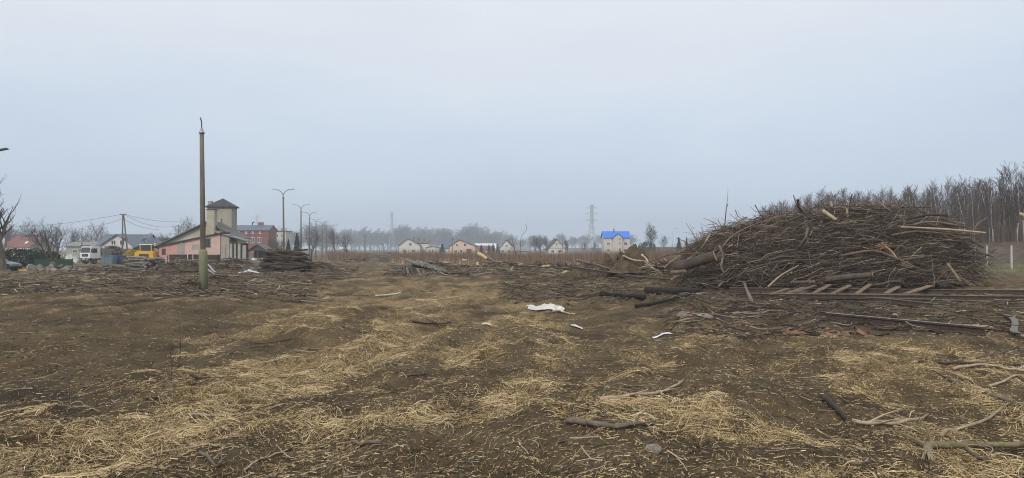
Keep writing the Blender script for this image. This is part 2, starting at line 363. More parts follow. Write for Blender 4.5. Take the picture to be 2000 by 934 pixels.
    col = mix_(math_('MULTIPLY', at('hard'), .8), col, ramp_(noise(1.2), ((.3, (.17, .16, .145)), (.7, (.25, .235, .21)))))
    col = mix_(math_('MULTIPLY', at('green'), noise(.5, 5), True), col, ramp_(noise(3), ((.35, (.09, .10, .03)), (.65, (.22, .20, .08)))))
    col = mix_(math_('MULTIPLY', at('bank'), .85), col, ramp_(noise(.8, 7), ((.3, (.05, .038, .028)), (.7, (.15, .11, .08)))))
    t.links.new(col, b.inputs['Base Color'])
    hgt = math_('ADD', math_('ADD', math_('MULTIPLY', noise(5, 8, ro=.72), .16), math_('MULTIPLY', fib, .06)), math_('MULTIPLY', noise(3.2, 3, (.35, 2.6, 1), R(-8)), .10))
    bp = t.nodes.new('ShaderNodeBump'); bp.inputs['Strength'].default_value = .9; bp.inputs['Distance'].default_value = 1.0
    t.links.new(hgt, bp.inputs['Height']); t.links.new(bp.outputs[0], b.inputs['Normal'])
    o = link('ground', me, mt); tag(o, 'churned brown soil strewn with dry straw', kind='structure'); return o
build_ground()

# ------------------------------------------------------------------ litter nobody could count
M_straw = tone_mat('dry straw', ((0, (.10, .070, .035)), (.3, (.26, .19, .098)), (.7, (.49, .365, .195)), (1, (.70, .56, .34))), .8)
M_litter = tone_mat('twig litter', ((0, (.02, .015, .012)), (.45, (.075, .055, .04)), (.8, (.20, .16, .12)), (1, (.42, .36, .28))))
def ribbons(name, x, y, ang, ln, wd, lift, curl, tone, material, label, cat, segs=2):
    """thin bent blades lying on the ground, one per row"""
    n = len(x); T = np.linspace(-.5, .5, segs + 1)
    dx, dy = np.cos(ang), np.sin(ang); V = np.zeros((n, segs + 1, 2, 3), np.float32)
    for k, tt in enumerate(T):
        off = curl * (tt * tt - .08) * ln
        cx = x + dx * tt * ln - dy * off; cy = y + dy * tt * ln + dx * off
        cz = gz(cx, cy) + .010 + lift * (1 - (2 * tt) ** 2 * .6) + np.where(tt > .2, lift * .8 * curl, 0)
        for s_, e in ((-1, 0), (1, 1)):
            V[:, k, e, 0] = cx - dy * s_ * wd / 2; V[:, k, e, 1] = cy + dx * s_ * wd / 2; V[:, k, e, 2] = cz + (s_ * wd * .35)
    V = V.reshape(-1, 3); b = (np.arange(n) * (segs + 1) * 2)[:, None]
    q = np.concatenate([b + np.array([[2 * k, 2 * k + 1, 2 * k + 3, 2 * k + 2]]) for k in range(segs)])
    me = mesh_np(name, V, [q], False, np.repeat(tone, (segs + 1) * 2))
    return tag(link(name, me, material), label, cat, kind='stuff')
def scatter(n, d0, d1, power=1.0, half=.80):
    u = rng.random(n); e = 1 - power + 1e-6
    d = (d0 ** e + u * (d1 ** e - d0 ** e)) ** (1 / e)
    return (rng.random(n) * 2 - 1) * half * d, d
x, y = scatter(470000, 4.6, 40, 1.6); m = straw_amount(x, y)
keep = rng.random(len(x)) < np.clip((m - .40) * 1.9, .05, .9) * (1 - .75 * scorch_amount(x, y)); x, y = x[keep], y[keep]; n = len(x); 
sl = np.arctan2(1, .19 + 0 * y)
ang = np.where(rng.random(n) < .45, sl + rng.normal(0, .5, n), rng.random(n) * 6.28)
ribbons('straw_litter', x, y, ang, rng.gamma(1.7, .034, n) + .022, rng.uniform(.0018, .0042, n), rng.gamma(1.2, .007, n), rng.normal(0, .22, n), np.clip(rng.normal(.40, .28, n), 0, 1), M_straw,
        'loose dry straw scattered over the churned soil', 'straw')
x, y = scatter(330000, 4.6, 36, 1.7); m = straw_amount(x, y); keep = rng.random(len(x)) < np.clip((m - .25) * 1.5, .10, .9) * (1 - .6 * scorch_amount(x, y)); x, y = x[keep], y[keep]; n = len(x)
ribbons('straw_chaff', x, y, rng.random(n) * 6.28, rng.uniform(.015, .07, n), rng.uniform(.003, .008, n), rng.gamma(1.1, .005, n), rng.normal(0, .1, n), np.clip(rng.normal(.38, .28, n), 0, 1), M_straw, 'fine broken chaff trodden into the soil', 'chaff', 1)
# tufts of raised matted grass
tx, ty = scatter(3000, 5.0, 34, 1.3); m = straw_amount(tx, ty); k = rng.random(len(tx)) < np.clip((m - .5) * 2, 0, 1); tx, ty = tx[k], ty[k]
c = 26; n = len(tx) * c; rr = np.abs(rng.normal(0, .14, n)); th = np.repeat(rng.random(len(tx)) * 6.28, c) + rng.normal(0, .9, n)
ribbons('matted_grass', np.repeat(tx, c) + rr * np.cos(th * 3), np.repeat(ty, c) + rr * np.sin(th * 3), th, rng.uniform(.10, .32, n), rng.uniform(.003, .006, n), rng.gamma(1.6, .018, n), rng.normal(0, .3, n), np.clip(rng.normal(.62, .2, n), 0, 1), M_straw,
        'matted tufts of dead yellow grass on the soil', 'dead grass', 3)
# broken twigs and root bits
def twig_litter(name, x, y, l0, l1, r0, r1, label, mu):
    n = len(x); an_ = rng.random(n) * 6.28; ln = rng.uniform(l0, l1, n); rd = rng.uniform(r0, r1, n); lift = rng.gamma(1.2, .03, n)
    segs = 3; T = np.linspace(-.5, .5, segs + 1); cur = rng.normal(0, .22, n); V = np.zeros((n, segs + 1, 3, 3), np.float32); tilt = rng.normal(0, .12, n)
    for k_, tt in enumerate(T):
        off = cur * (tt * tt - .08) * ln + rng.normal(0, .015, n) * ln; cx = x + np.cos(an_) * tt * ln - np.sin(an_) * off; cy = y + np.sin(an_) * tt * ln + np.cos(an_) * off
        cz = gz(cx, cy) + rd + lift + np.maximum(0, tilt * tt * ln)
        for e in range(3):
            a_ = e * 2.094; r_ = rd * (1.15 - .5 * (tt + .5))
            V[:, k_, e, 0] = cx - np.sin(an_) * r_ * math.cos(a_); V[:, k_, e, 1] = cy + np.cos(an_) * r_ * math.cos(a_); V[:, k_, e, 2] = cz + r_ * math.sin(a_)
    V = V.reshape(-1, 3); b = (np.arange(n) * (segs + 1) * 3)[:, None]
    q = np.concatenate([b + np.array([[3 * k_ + e, 3 * k_ + (e + 1) % 3, 3 * k_ + 3 + (e + 1) % 3, 3 * k_ + 3 + e]]) for k_ in range(segs) for e in range(3)])
    me = mesh_np(name, V, [q], False, np.repeat(np.clip(rng.normal(mu, .25, n), 0, 1), (segs + 1) * 3))
    return tag(link(name, me, M_litter), label, 'twigs', kind='stuff')
x, y = scatter(3600, 4.8, 45, 1.15); twig_litter('twig_litter', x, y, .08, .40, .002, .006, 'broken twigs and root bits strewn over the open soil', .5)
px_ = np.concatenate([rng.uniform(980, 1480, 3000), rng.uniform(1300, 1990, 2200)]); d_ = np.concatenate([rng.uniform(27, 52, 3000), rng.uniform(15, 31, 2200)])
twig_litter('dark_twig_litter', (px_ - CX) / F * d_, d_, .2, 1.1, .006, .018, 'dark broken branchwood littering the scorched ground near the brush heap', .42)
px_ = np.concatenate([rng.uniform(150, 700, 3000), rng.uniform(-20, 620, 1500)]); d_ = np.concatenate([rng.uniform(48, 95, 3000), rng.uniform(27, 50, 1500)])
twig_litter('yard_twig_litter', (px_ - CX) / F * d_, d_, .3, 1.4, .008, .025, 'tangled branch litter between the timber stacks and the old station', .5)
px_ = rng.uniform(760, 1320, 3600); d_ = rng.uniform(50, 100, 3600)
twig_litter('field_edge_litter', (px_ - CX) / F * d_, d_, .4, 1.8, .010, .03, 'cut stems and branch litter along the edge of the weed field', .5)
# clods
cm = [rock_mesh(k, 'clod', .5, 1) for k in range(4)]
def clods(name, x, y, s0, s1, label, material):
    V = []; Q = []; nb = 0; z = gz(x, y)
    for i in range(len(x)):
        me = cm[i % 4]; co = np.array([v.co[:] for v in me.vertices]) if i < 4 else cc[i % 4]
        if i < 4:
            if i == 0: cc = {}; ff = {}
            cc[i] = co; ff[i] = np.array([p.vertices[:] for p in me.polygons])
        s_ = rng.uniform(s0, s1); a_ = rng.random() * 6.28; Rm = rotm(a_)
        V.append((co * np.array((1, rng.uniform(.7, 1), .6)) * s_) @ Rm.T + np.array((x[i], y[i], z[i] + .15 * s_))); Q.append(ff[i % 4] + nb); nb += len(co)
    o = link(name, mesh_np(name, np.concatenate(V), [np.concatenate(Q)]), material); return tag(o, label, 'soil', kind='stuff')
x, y = scatter(4200, 5, 36, 1.2); k = straw_amount(x, y) < .68; clods('soil_clods', x[k], y[k], .010, .045, 'small clods of torn-up dark soil', M_soilm)
px_ = np.concatenate([rng.uniform(1000, 1500, 600), rng.uniform(-20, 640, 900)]); d_ = np.concatenate([rng.uniform(25, 50, 600), rng.uniform(27, 64, 900)])
clods('churned_clods', (px_ - CX) / F * d_, d_, .04, .15, 'larger dark clods torn up among the debris', M_soilm)
# the brown weed field
def stems(name, n, px0, px1, front, depth, h0, h1, wd, material, label, cat, mu=.5, lean=.12):
    px = rng.uniform(px0, px1, n); f = np.interp(px, *front); d = f + depth * rng.random(n) ** 1.2; x = (px - CX) / F * d; z = gz(x, d)
    patch = np.clip(.75 + 1.0 * fbm(x / 6, d / 6, 71, 3), .25, 1.3); h = rng.uniform(h0, h1, n) * patch; a = rng.random(n) * 6.28; lx = rng.normal(0, lean, n) * h; ly = rng.normal(0, lean, n) * h
    V = np.zeros((n, 6, 3), np.float32); hw = wd * rng.uniform(.6, 1.4, n) / 2
    V[:, 0] = np.stack([x - np.cos(a) * hw, d - np.sin(a) * hw, z - .05], -1); V[:, 1] = np.stack([x + np.cos(a) * hw, d + np.sin(a) * hw, z - .05], -1)
    V[:, 2] = np.stack([x + lx, d + ly, z + h], -1)
    f2 = rng.uniform(.35, .7, n); bx = x + lx * f2; by = d + ly * f2; bz = z + h * f2; ba = rng.random(n) * 6.28; bl = h * rng.uniform(.2, .4, n)   # a side branch
    V[:, 3] = np.stack([bx, by, bz - hw * 1.2], -1); V[:, 4] = np.stack([bx, by, bz + hw * 1.2], -1); V[:, 5] = np.stack([bx + np.cos(ba) * bl * .5, by + np.sin(ba) * bl * .5, bz + bl], -1)
    b = (np.arange(n) * 6)[:, None]; tr = np.concatenate([b + [[0, 1, 2]], b + [[3, 4, 5]]])
    return tag(link(name, mesh_np(name, V.reshape(-1, 3), [tr], False, np.repeat(np.clip(rng.normal(mu, .25, n), 0, 1), 6)), material), label, cat, kind='stuff')
M_weed = tone_mat('dead weed stems', ((0, (.065, .043, .030)), (.5, (.155, .102, .068)), (.85, (.26, .185, .115)), (1, (.40, .31, .19))))
FR = ([600, 780, 1000, 1330, 1700], [150, 118, 92, 66, 60])
stems('weed_field', 60000, 640, 1480, FR, 95, 1.1, 2.5, .045, M_weed, 'field of dead brown weeds before the houses', 'weeds')
stems('pale_grass', 2600, 760, 1400, ([600, 780, 1000, 1330, 1700], [140, 108, 84, 60, 55]), 14, .4, 1.3, .03, M_straw, 'pale dead grass stalks along the front of the weed field', 'grass', .6, .25)
stems('verge_grass', 9000, 560, 800, ([500, 640, 800], [135, 140, 120]), 60, .2, .9, .04, M_weed, 'low dead grass along the cleared railway bed', 'grass', .7, .25)
stems('bank_grass', 6000, 1830, 2080, ([1800, 2080], [56, 46]), 26, .08, .3, .03, tone_mat('green grass', ((0, (.06, .075, .02)), (.6, (.16, .17, .06)), (1, (.32, .28, .12)))), 'short green and yellow grass by the wire fence', 'grass', .5, .4)
stems('bank_weeds', 5000, 1400, 2100, ([1400, 1700, 1870, 2100], [190, 130, 105, 84]), 14, .2, .9, .04, M_weed, 'brown dead weeds on the earth bank below the birches', 'weeds', .45, .25)

# ------------------------------------------------------------------ trees
def grow(seed, H, r0, counts, spread=.75, up=.25, first=.25, lens=(.5, .55, .5, .5), wander=.10, segs=(7, 5, 4, 3), lean=(0, 0), rmin=.01, stems_=1):
    """bare tree: list of (points, radii, level)"""
    r = np.random.default_rng(seed); out_ = []
    def branch(p, d, ln, rad, lv):
        n = segs[min(lv, 3)]; pts = [p]; dirs = [d]
        for k in range(n):
            d = d + r.normal(0, wander * (1 + .5 * lv), 3) + np.array((0, 0, up * (.35 if lv else .15))); d = d / np.linalg.norm(d)
            p = p + d * ln / n; pts.append(p); dirs.append(d)
        tip = .35 if lv == 0 else .3
        rads = np.maximum(rad * np.linspace(1, tip, n + 1) ** .9, rmin * .6); out_.append((np.array(pts), rads, lv))
        if lv < len(counts):
            c = counts[lv]
            for j in range(c):
                f = first + (1 - first) * ((j + r.random()) / c) if lv == 0 else .2 + .8 * ((j + r.random()) / c)
                i = min(int(f * n), n - 1); t = f * n - i; q = pts[i] * (1 - t) + pts[i + 1] * t; dd = dirs[i + 1]
                a = r.random() * 6.28 if lv else j * 2.4 + r.normal(0, .4)
                ref = np.array((0, 0, 1.0)) if abs(dd[2]) < .9 else np.array((1.0, 0, 0)); A = np.cross(dd, ref); A /= np.linalg.norm(A); B = np.cross(dd, A)
                sp = spread * r.uniform(.7, 1.25); nd = dd * math.cos(sp) + (A * math.cos(a) + B * math.sin(a)) * math.sin(sp)
                branch(q, nd / np.linalg.norm(nd), ln * lens[lv] * r.uniform(.75, 1.2) * (1.15 - .55 * f if lv == 0 else 1), max(rad * (1 - .6 * f) * .55, rmin), lv + 1)
    for s_ in range(stems_):
        d0 = np.array((lean[0] + (r.normal(0, .3) if stems_ > 1 else 0), lean[1] + (r.normal(0, .3) if stems_ > 1 else 0), 1.0)); branch(np.array((0, 0, -.15)), d0 / np.linalg.norm(d0), H, r0, 0)
    return out_
def tree_obj(name, br, m_trunk, m_crown, label, cat='tree', group=None, trunk_levels=1):
    root = thing(name, label, cat, group=group); tb = MB(); cb = MB()
    for p, rd, lv in br:
        (tb if lv < trunk_levels else cb).tube(p, rd, 7 if lv == 0 else (5 if lv == 1 and trunk_levels > 1 else 3), caps=False)
    tb.build('trunk', m_trunk, root, True)
    if cb.n: cb.build('crown', m_crown, root)
    return root
def put(o, px, d, rz=0, s=1, dz=0):
    x_, y_, z_ = on(px, d); o.location = (x_, y_, z_ + dz); o.rotation_euler = (0, 0, rz); o.scale = (s, s, s); return o
def relabel(o, label, group=None): o['label'] = label; o['group'] = group or o.get('group', ''); return o

# birch wood on the bank
birch = []
for k in range(7):
    br = grow(100 + k, 9.6, .105, (26, 7, 4), spread=.55, up=.35, first=.22, lens=(.22, .5, .5), wander=.05, segs=(9, 4, 3, 2), rmin=.014, lean=(random.uniform(-.05, .05), random.uniform(-.05, .05)))
    birch.append(tree_obj('birch_tree', br, M_birch, M_birchtw, 'slender white-barked birch in the leafless wood on the bank', 'birch', 'birches of the leafless wood'))
cnt = 0
rb = random.Random(5)
for row in range(9):
    xx = 72.5 + row * 2.6
    for j in range(48):
        yy = 98 + row * 3 + j * 2.7 + rb.uniform(-1.8, 1.8); x_ = xx + rb.uniform(-1.1, 1.1)
        pxp = CX + x_ / yy * F
        if not 1490 < pxp < 2045: continue
        if row > 2 and rb.random() < .08 * row: continue
        if yy > 190 and rb.random() < .35: continue
        o = birch[cnt] if cnt < 7 else copy_tree(birch[rb.randrange(7)])
        o['label'] = 'slender white-barked birch in the outermost row along the top of the earth bank' if row == 0 else ('slender birch in the second row behind the outermost birches of the bank' if row == 1 else 'slender birch deep in the leafless wood behind the bank'); o.location = (x_, yy, gz1(x_, yy)); o.rotation_euler = (rb.uniform(-.03, .03), rb.uniform(-.04, .04), rb.random() * 6.28); s = rb.uniform(.78, 1.12) * (1 + .1 * (yy > 150)); o.scale = (s, s, s); cnt += 1
print('birches', cnt)
# underwood between the birches
xb = rng.uniform(71, 100, 26000); yb = rng.uniform(92, 235, 26000); kk = (xb / yb < .82) & (xb / yb > .35); xb, yb = xb[kk], yb[kk]; nb_ = len(xb); zb = gz(xb, yb); hb = rng.uniform(1.5, 7.5, nb_)
V = np.zeros((nb_, 3, 3)); V[:, 0] = np.stack([xb - .03, yb, zb], -1); V[:, 1] = np.stack([xb + .03, yb, zb], -1); V[:, 2] = np.stack([xb + rng.normal(0, .3, nb_), yb + rng.normal(0, .3, nb_), zb + hb], -1)
tag(link('birch_undergrowth', mesh_np('birch_undergrowth', V.reshape(-1, 3), [np.arange(nb_ * 3).reshape(-1, 3)], False, np.repeat(rng.random(nb_) * .6, 3)), M_weed), 'thin brown undergrowth shoots among the birches', 'undergrowth', kind='stuff')

# broad bare trees of the village and the far treeline
far = []
for k in range(4):
    far.append(tree_obj('bare_tree', grow(240 + k, 6.5, .34, (11, 7, 6, 4), spread=.62, up=.22, first=.14, lens=(.72, .55, .5, .55), rmin=.035), M_bark, M_twig, 'bare tree standing hazy in the far treeline', 'tree', 'hazy trees of the far treeline', 2))
rt = random.Random(9); nfar = 0
for px, d, s in [(p, rt.uniform(950, 1300), rt.uniform(2.2, 4.0)) for p in range(625, 1000, 5)] + [(p, rt.uniform(1000, 1350), rt.uniform(1.5, 2.6)) for p in range(990, 1240, 8)] + [(p, rt.uniform(600, 800), rt.uniform(1.6, 2.6)) for p in range(470, 640, 12)]:
    o = far[nfar] if nfar < 4 else copy_tree(far[rt.randrange(4)]); put(o, px + rt.uniform(-3, 3), d, rt.random() * 6.28, s); o.scale = (s * rt.uniform(.8, 1.4), s * rt.uniform(.8, 1.4), s * rt.uniform(.8, 1.05)); nfar += 1
NEAR = []
for k in range(4):
    NEAR.append([(p, r_, l) for p, r_, l in grow(260 + k, 6.3, .26, (12, 7, 5, 3), spread=.55, up=.30, first=.16, lens=(.68, .52, .5, .5), rmin=.016)])
NSRC = {}
def near_tree(src, px, d, s, rz, label, group=None, name='bare_tree'):
    if src not in NSRC: NSRC[src] = o = tree_obj('bare_tree', NEAR[src], M_bark, M_twig, label, 'tree', trunk_levels=2)
    else: o = copy_tree(NSRC[src])
    o['kind'] = 'thing'; put(o, px, d, rz, s); o['label'] = label
    if group: o['group'] = group
    elif 'group' in o: del o['group']
    return o
for j, (px, d, s) in enumerate(((62, 215, 1.15), (85, 190, .95), (112, 230, 1.2), (140, 205, .9), (28, 235, 1.15), (160, 250, 1.0), (8, 215, 1.1))):
    near_tree(j % 4, px, d, s, j * 1.3, 'bare tree in the thicket behind the red-roofed house', 'bare trees behind the red-roofed house')
near_tree(1, 186, 260, 1.35, .4, 'broad bare tree rising behind the white dump truck')
near_tree(2, 362, 240, 1.45, 2.0, 'round bare tree crown rising over the cream gable of the station')
for j, (px, d) in enumerate(((300, 200), (318, 205), (334, 195), (285, 215))): near_tree(j, px, d, .75, j * 1.7, 'small bare tree between the white house and the station', 'small bare trees by the station')
near_tree(0, 610, 220, 1.0, 1.0, 'bushy bare tree behind the row of station lamps')
near_tree(3, 655, 265, 1.05, 2.6, 'bare tree beside a dark bush at the end of the lamp row', 'pair of bare trees at the end of the lamp row'); near_tree(1, 675, 270, 1.0, .6, 'bare tree beside a dark bush at the end of the lamp row', 'pair of bare trees at the end of the lamp row')
for j, px in enumerate((1045, 1056, 1068)): near_tree(j, px, 330, .95, j * 2.1, 'bushy bare tree between two white gabled houses', 'bare trees between the gabled houses')
near_tree(3, 1110, 330, .75, 1.2, 'low bare tree behind the white half-timbered gable'); near_tree(0, 1140, 340, .65, .3, 'low bare shrub tree at the foot of the lattice pylon', 'low shrub trees at the pylon'); near_tree(2, 1160, 345, .6, .9, 'low bare shrub tree at the foot of the lattice pylon', 'low shrub trees at the pylon')
near_tree(0, 1297, 300, .7, 3.0, 'small bare tree beside the tall bare tree')
for j, (px, d) in enumerate(((540, 205), (530, 190), (549, 215))): near_tree(j, px, d, .6, j, 'small pale bare tree before the white apartment block', 'small trees before the apartment block')
o = tree_obj('tall_bare_tree', grow(230, 8.5, .40, (11, 7, 5, 4), spread=.60, up=.25, first=.32, lens=(.62, .55, .5, .5), rmin=.025), M_bark, M_twig, 'tall domed bare tree beside the blue-roofed house', 'tree', trunk_levels=2); put(o, 1272, 290, .5, .98)

# tree at the sandy lane, trunk at the picture's edge, and the many-stemmed tree by the rocks
br = grow(301, 6.6, .50, (12, 7, 5), spread=.65, up=.55, first=.38, lens=(.5, .5, .45), wander=.07, rmin=.012)
o = tree_obj('lane_tree', br, M_bark, M_twig, 'thick-trunked bare tree with upright shoots beside the parked black car', 'tree', trunk_levels=2); put(o, 2, 65)
br = grow(305, 5.4, .11, (8, 5, 4), spread=.5, up=.1, first=.35, lens=(.45, .5, .45), wander=.06, rmin=.009, stems_=4)
o = tree_obj('many_stemmed_tree', br, M_barkd, M_twig, 'many-stemmed leaning bare tree behind the rock heap', 'tree', trunk_levels=1); put(o, 106, 74, 2.4, .86)
# dead saplings standing in the cleared ground
def sapling(px, py, pts, rad, label, material, d=None, twigs=6, seed=1):
    x_, y_, z_ = hit(px, py) if d is None else on(px, d); P = [((a - px) / F * y_, 0 + .1 * math.sin(i * 2), (py - b) / F * y_ - (.25 if i == 0 else 0)) for i, (a, b) in enumerate(pts)]
    r_ = np.random.default_rng(seed); mb = MB(); S = spline(P, 10); mb.tube(S, np.linspace(rad, rad * .45, 10), 6)
    for k in range(twigs):
        i = r_.integers(3, 9); dd = r_.normal(0, 1, 3); dd[2] = abs(dd[2]) + .3; dd /= np.linalg.norm(dd); l_ = r_.uniform(.4, 1.1)
        mb.tube([S[i], S[i] + dd * l_ * .5, S[i] + dd * l_ + np.array((0, 0, .15))], [rad * .35, rad * .25, rad * .12], 4)
    o = mb.build('dead_sapling', material); o.location = (x_, y_, z_); return tag(o, label, 'sapling')
sapling(1010, 524, [(1010, 524), (1008, 500), (1003, 480), (999, 465)], .085, 'thick reddish broken sapling stem standing in the debris', M_barkred, twigs=3)
sapling(1012, 520, [(1012, 520), (1016, 495), (1017, 468), (1021, 458), (1029, 448), (1026, 438)], .035, 'thin dead sapling with a forked whip top', M_barkd, twigs=4, seed=4)
sapling(1085, 517, [(1085, 517), (1090, 505), (1096, 487)], .035, 'short dead sapling leaning over the weeds below the half-timbered gable', M_barkd, twigs=3, seed=5)
sapling(1035, 520, [(1035, 520), (1033, 500), (1035, 470)], .025, 'thin straight dead whip before the weed field', M_barkd, twigs=2, seed=6)
sapling(880, 505, [(880, 505), (883, 480), (884, 466)], .03, 'lone thin dead stalk before the peach house', M_barkd, twigs=1, seed=7)
sapling(985, 522, [(985, 522), (980, 505), (978, 490)], .03, 'crooked dead stalk beside the broken reddish stem', M_barkd, twigs=3, seed=8)

def conifer(seed, H, Rb, name, label, material=M_conif, group=None, n=900):
    r_ = np.random.default_rng(seed); root = thing(name, label, 'conifer', group=group)
    MB().tube([(0, 0, -.2), (0, 0, H * .97)], [.14, .02], 6).build('trunk', M_bark, root)
    f = r_.random(n) ** .8; z = H * (.05 + .95 * f); rr = Rb * (1 - f) ** .85 * r_.uniform(.55, 1.12, n) + .05; a = r_.random(n) * 6.28
    L_ = np.minimum(rr, r_.uniform(.5, 1.1, n) * Rb * .7); wv = r_.uniform(.12, .3, n) * Rb * .5; ca, sa = np.cos(a), np.sin(a); i0 = rr - L_
    V = np.stack([np.stack([ca * i0 - sa * wv * .3, sa * i0 + ca * wv * .3, z + .12 * L_], -1), np.stack([ca * i0 + sa * wv * .3, sa * i0 - ca * wv * .3, z + .12 * L_], -1),
                  np.stack([ca * rr * .8 + sa * wv, sa * rr * .8 - ca * wv, z - .25 * L_], -1), np.stack([ca * rr, sa * rr, z - .30 * L_], -1), np.stack([ca * rr * .8 - sa * wv, sa * rr * .8 + ca * wv, z - .25 * L_], -1)], 1)
    b = (np.arange(n) * 5)[:, None]
    link('crown', mesh_np('crown', V.reshape(-1, 3), [np.concatenate([b + [[0, 1, 2]], b + [[0, 2, 4]], b + [[2, 3, 4]]])]), material, root); return root
put(conifer(1, 4.9, 1.5, 'spruce_tree', 'shorter dark spruce behind the first double-armed lamp'), 563, 172)
put(conifer(2, 6.6, 1.9, 'spruce_tree', 'taller dark spruce behind the lamp row'), 580, 178)
put(conifer(3, 6.4, 2.0, 'spruce_tree', 'dark pointed spruce under a curved street lamp near the brush heap'), 1326, 260)
put(conifer(4, 5.6, 1.2, 'thuja_tree', 'narrow dark evergreen touching the edge of the brush heap'), 1341, 255)
put(conifer(5, 4.2, 1.7, 'spruce_tree', 'small dark conifer against the end wall of the peach house'), 940, 278)
put(conifer(6, 4.6, 2.2, 'spruce_tree', 'dark conifer between the white and the peach house'), 864, 285)
for j, px in enumerate((955, 963, 973)): put(conifer(7 + j, 4.4 + .4 * j, 1.5, 'thuja_tree', 'dark evergreen in the clump beside the small white gabled house', group='evergreens beside the small white house'), px, 295)
put(conifer(12, 2.6, 1.6, 'spruce_tree', 'small dark bushy conifer by the poles at the end of the lamp row', n=600), 677, 225)
def bush(name, label, px, d, w_, dp, h, material, n=1800, leaf=.16, cat='shrub', seed=0):
    r_ = np.random.default_rng(seed); root = thing(name, label, cat); put(root, px, d)
    mb = MB()
    for k in range(9):
        a = k * .7; mb.tube([(0, 0, -.1), (w_ * .18 * math.cos(a), dp * .18 * math.sin(a), h * .5), (w_ * .36 * math.cos(a), dp * .36 * math.sin(a), h * .85)], [.035, .02, .01], 4)
    mb.build('stem', M_barkd, root)
    v = r_.normal(0, 1, (n, 3)); v /= np.linalg.norm(v, axis=1)[:, None]; v *= r_.uniform(.45, 1, n)[:, None] ** .5
    lump = 1 + .25 * np.sin(v[:, 0] * 5 + seed) * np.cos(v[:, 1] * 4 + v[:, 2] * 3)
    c_ = v * np.array((w_ / 2, dp / 2, h / 2)) * lump[:, None] + np.array((0, 0, h * .52)); c_[:, 2] = np.maximum(c_[:, 2], .05)
    A = r_.normal(0, 1, (n, 3)); B = r_.normal(0, 1, (n, 3)); A *= leaf / np.linalg.norm(A, axis=1)[:, None]; B *= leaf * .5 / np.linalg.norm(B, axis=1)[:, None]
    V = np.stack([c_ - A, c_ - B, c_ + A, c_ + B], 1).reshape(-1, 3)
    link('foliage', mesh_np('foliage', V, [np.arange(n * 4).reshape(-1, 4)]), material, root); return root
bush('forsythia_bush', 'round yellow-flowering bush beside the blue skip', 260, 116, 3.0, 2.6, 2.5, M_fors, 2600, .10, seed=1)
bush('evergreen_hedge', 'dark evergreen thicket below the red-roofed house', 42, 92, 6.0, 3, 2.5, M_ever, 3200, .16, seed=2)
bush('evergreen_hedge', 'dark evergreen bush behind the green mesh fence', 86, 90, 4.4, 3, 1.9, M_ever, 2600, .16, seed=3)
bush('garden_shrub', 'dark shrub against the eaves of the white gable house', 271, 150, 3.2, 2, 3.0, M_ever, 1600, .18, seed=4)
bush('garden_shrub', 'dark rounded shrub under the tall domed bare tree', 1264, 288, 7.5, 4, 5.0, M_ever, 1800, .3, seed=5)
bush('garden_shrub', 'brownish shrub before the lower wall of the blue-roofed house', 1240, 285, 3.6, 2, 2.4, M_twig, 1200, .2, seed=6)

# ------------------------------------------------------------------ lamps, poles, pylons
def lamp_post(px, d, H, label, group=None, arms=True, broken=False, sleeve=True):
    pr = 1.0 if sleeve else .82
    root = thing('lamp_post', label, 'lamp post', on(px, d), group=group)
    MB().tube([(0, 0, -.3), (0, 0, H * .25), (0, 0, H * .6), (0, 0, H)], [.15 * pr, .14 * pr, .125 * pr, .105 * pr], 10).build('pole', M_conc_pole, root, True)
    if sleeve: MB().tube([(0, 0, -.3), (0, 0, H * .235), (0, 0, H * .25)], [.235, .215, .19], 12).build('base_sleeve', M_conc_moss, root, True)
    MB().tube([(0, 0, H - .03), (0, 0, H + .04), (0, 0, H + .10), (0, 0, H + .28)], [.15, .15, .10, .05], 10).build('cap', M_galv, root, True)
    if broken: MB().tube(spline([(0, 0, H + .1), (.0, 0, H + .45), (-.01, 0, H + .62), (-.07, 0, H + .82)], 8), .03, 6).build('broken_arm', M_dsteel, root)
    elif arms:
        for s_ in (-1, 1):
            a_ = MB().tube(spline([(0, 0, H + .2), (s_ * .10, 0, H + .5), (s_ * .45, 0, H + .85), (s_ * .85, 0, H + .95)], 8), .035, 6).build('arm', M_dsteel, root)
            MB().box((s_ * 1.05, 0, H + .96), (.5, .2, .09), rotm(0, -s_ * .12)).build('lamp_head', M_galv, a_)
    return root
lp = lamp_post(398, 36.6, 8.25, 'tall stained concrete lamp post with a snapped-off bent arm', broken=True)
lp.rotation_euler = (0, R(-1.0), 0)
LP = [(555, 80, 'double-armed concrete lamp post rising behind the big sleeper heap'), (588, 105, 'second double-armed lamp post along the old railway'), (604, 126, 'third double-armed lamp post along the old railway'), (617, 150, 'fourth double-armed lamp post along the old railway'), (629, 172, 'fifth double-armed lamp post along the old railway'), (637, 195, 'sixth double-armed lamp post, the last of the station row')]
for j, (px, d, lab) in enumerate(LP):
    H_ = (8.25, 8.2, 8.2, 8.0, 8.3, 8.2)[j]; q_ = lamp_post(px, d, H_, lab, 'double-armed lamp posts of the station', sleeve=False); q_.rotation_euler = (0, R(-.9 if j == 0 else .2 * (-1) ** j), 0)
def street_lamp(px, d, H, reach, label, side=1):
    root = thing('street_lamp', label, 'street lamp', on(px, d)); MB().tube([(0, 0, -.3), (0, 0, H)], [.10, .06], 8).build('pole', M_galv, root, True)
    a_ = MB().tube(spline([(0, 0, H - .05), (side * .12, 0, H + .2), (side * reach * .6, 0, H + .35), (side * reach, 0, H + .42)], 8), .035, 6).build('arm', M_galv, root)
    hd = MB().box((side * (reach + .25), 0, H + .44), (.62, .22, .10), rotm(0, -side * .2), .7).build('lamp_head', M_dsteel, a_); return root
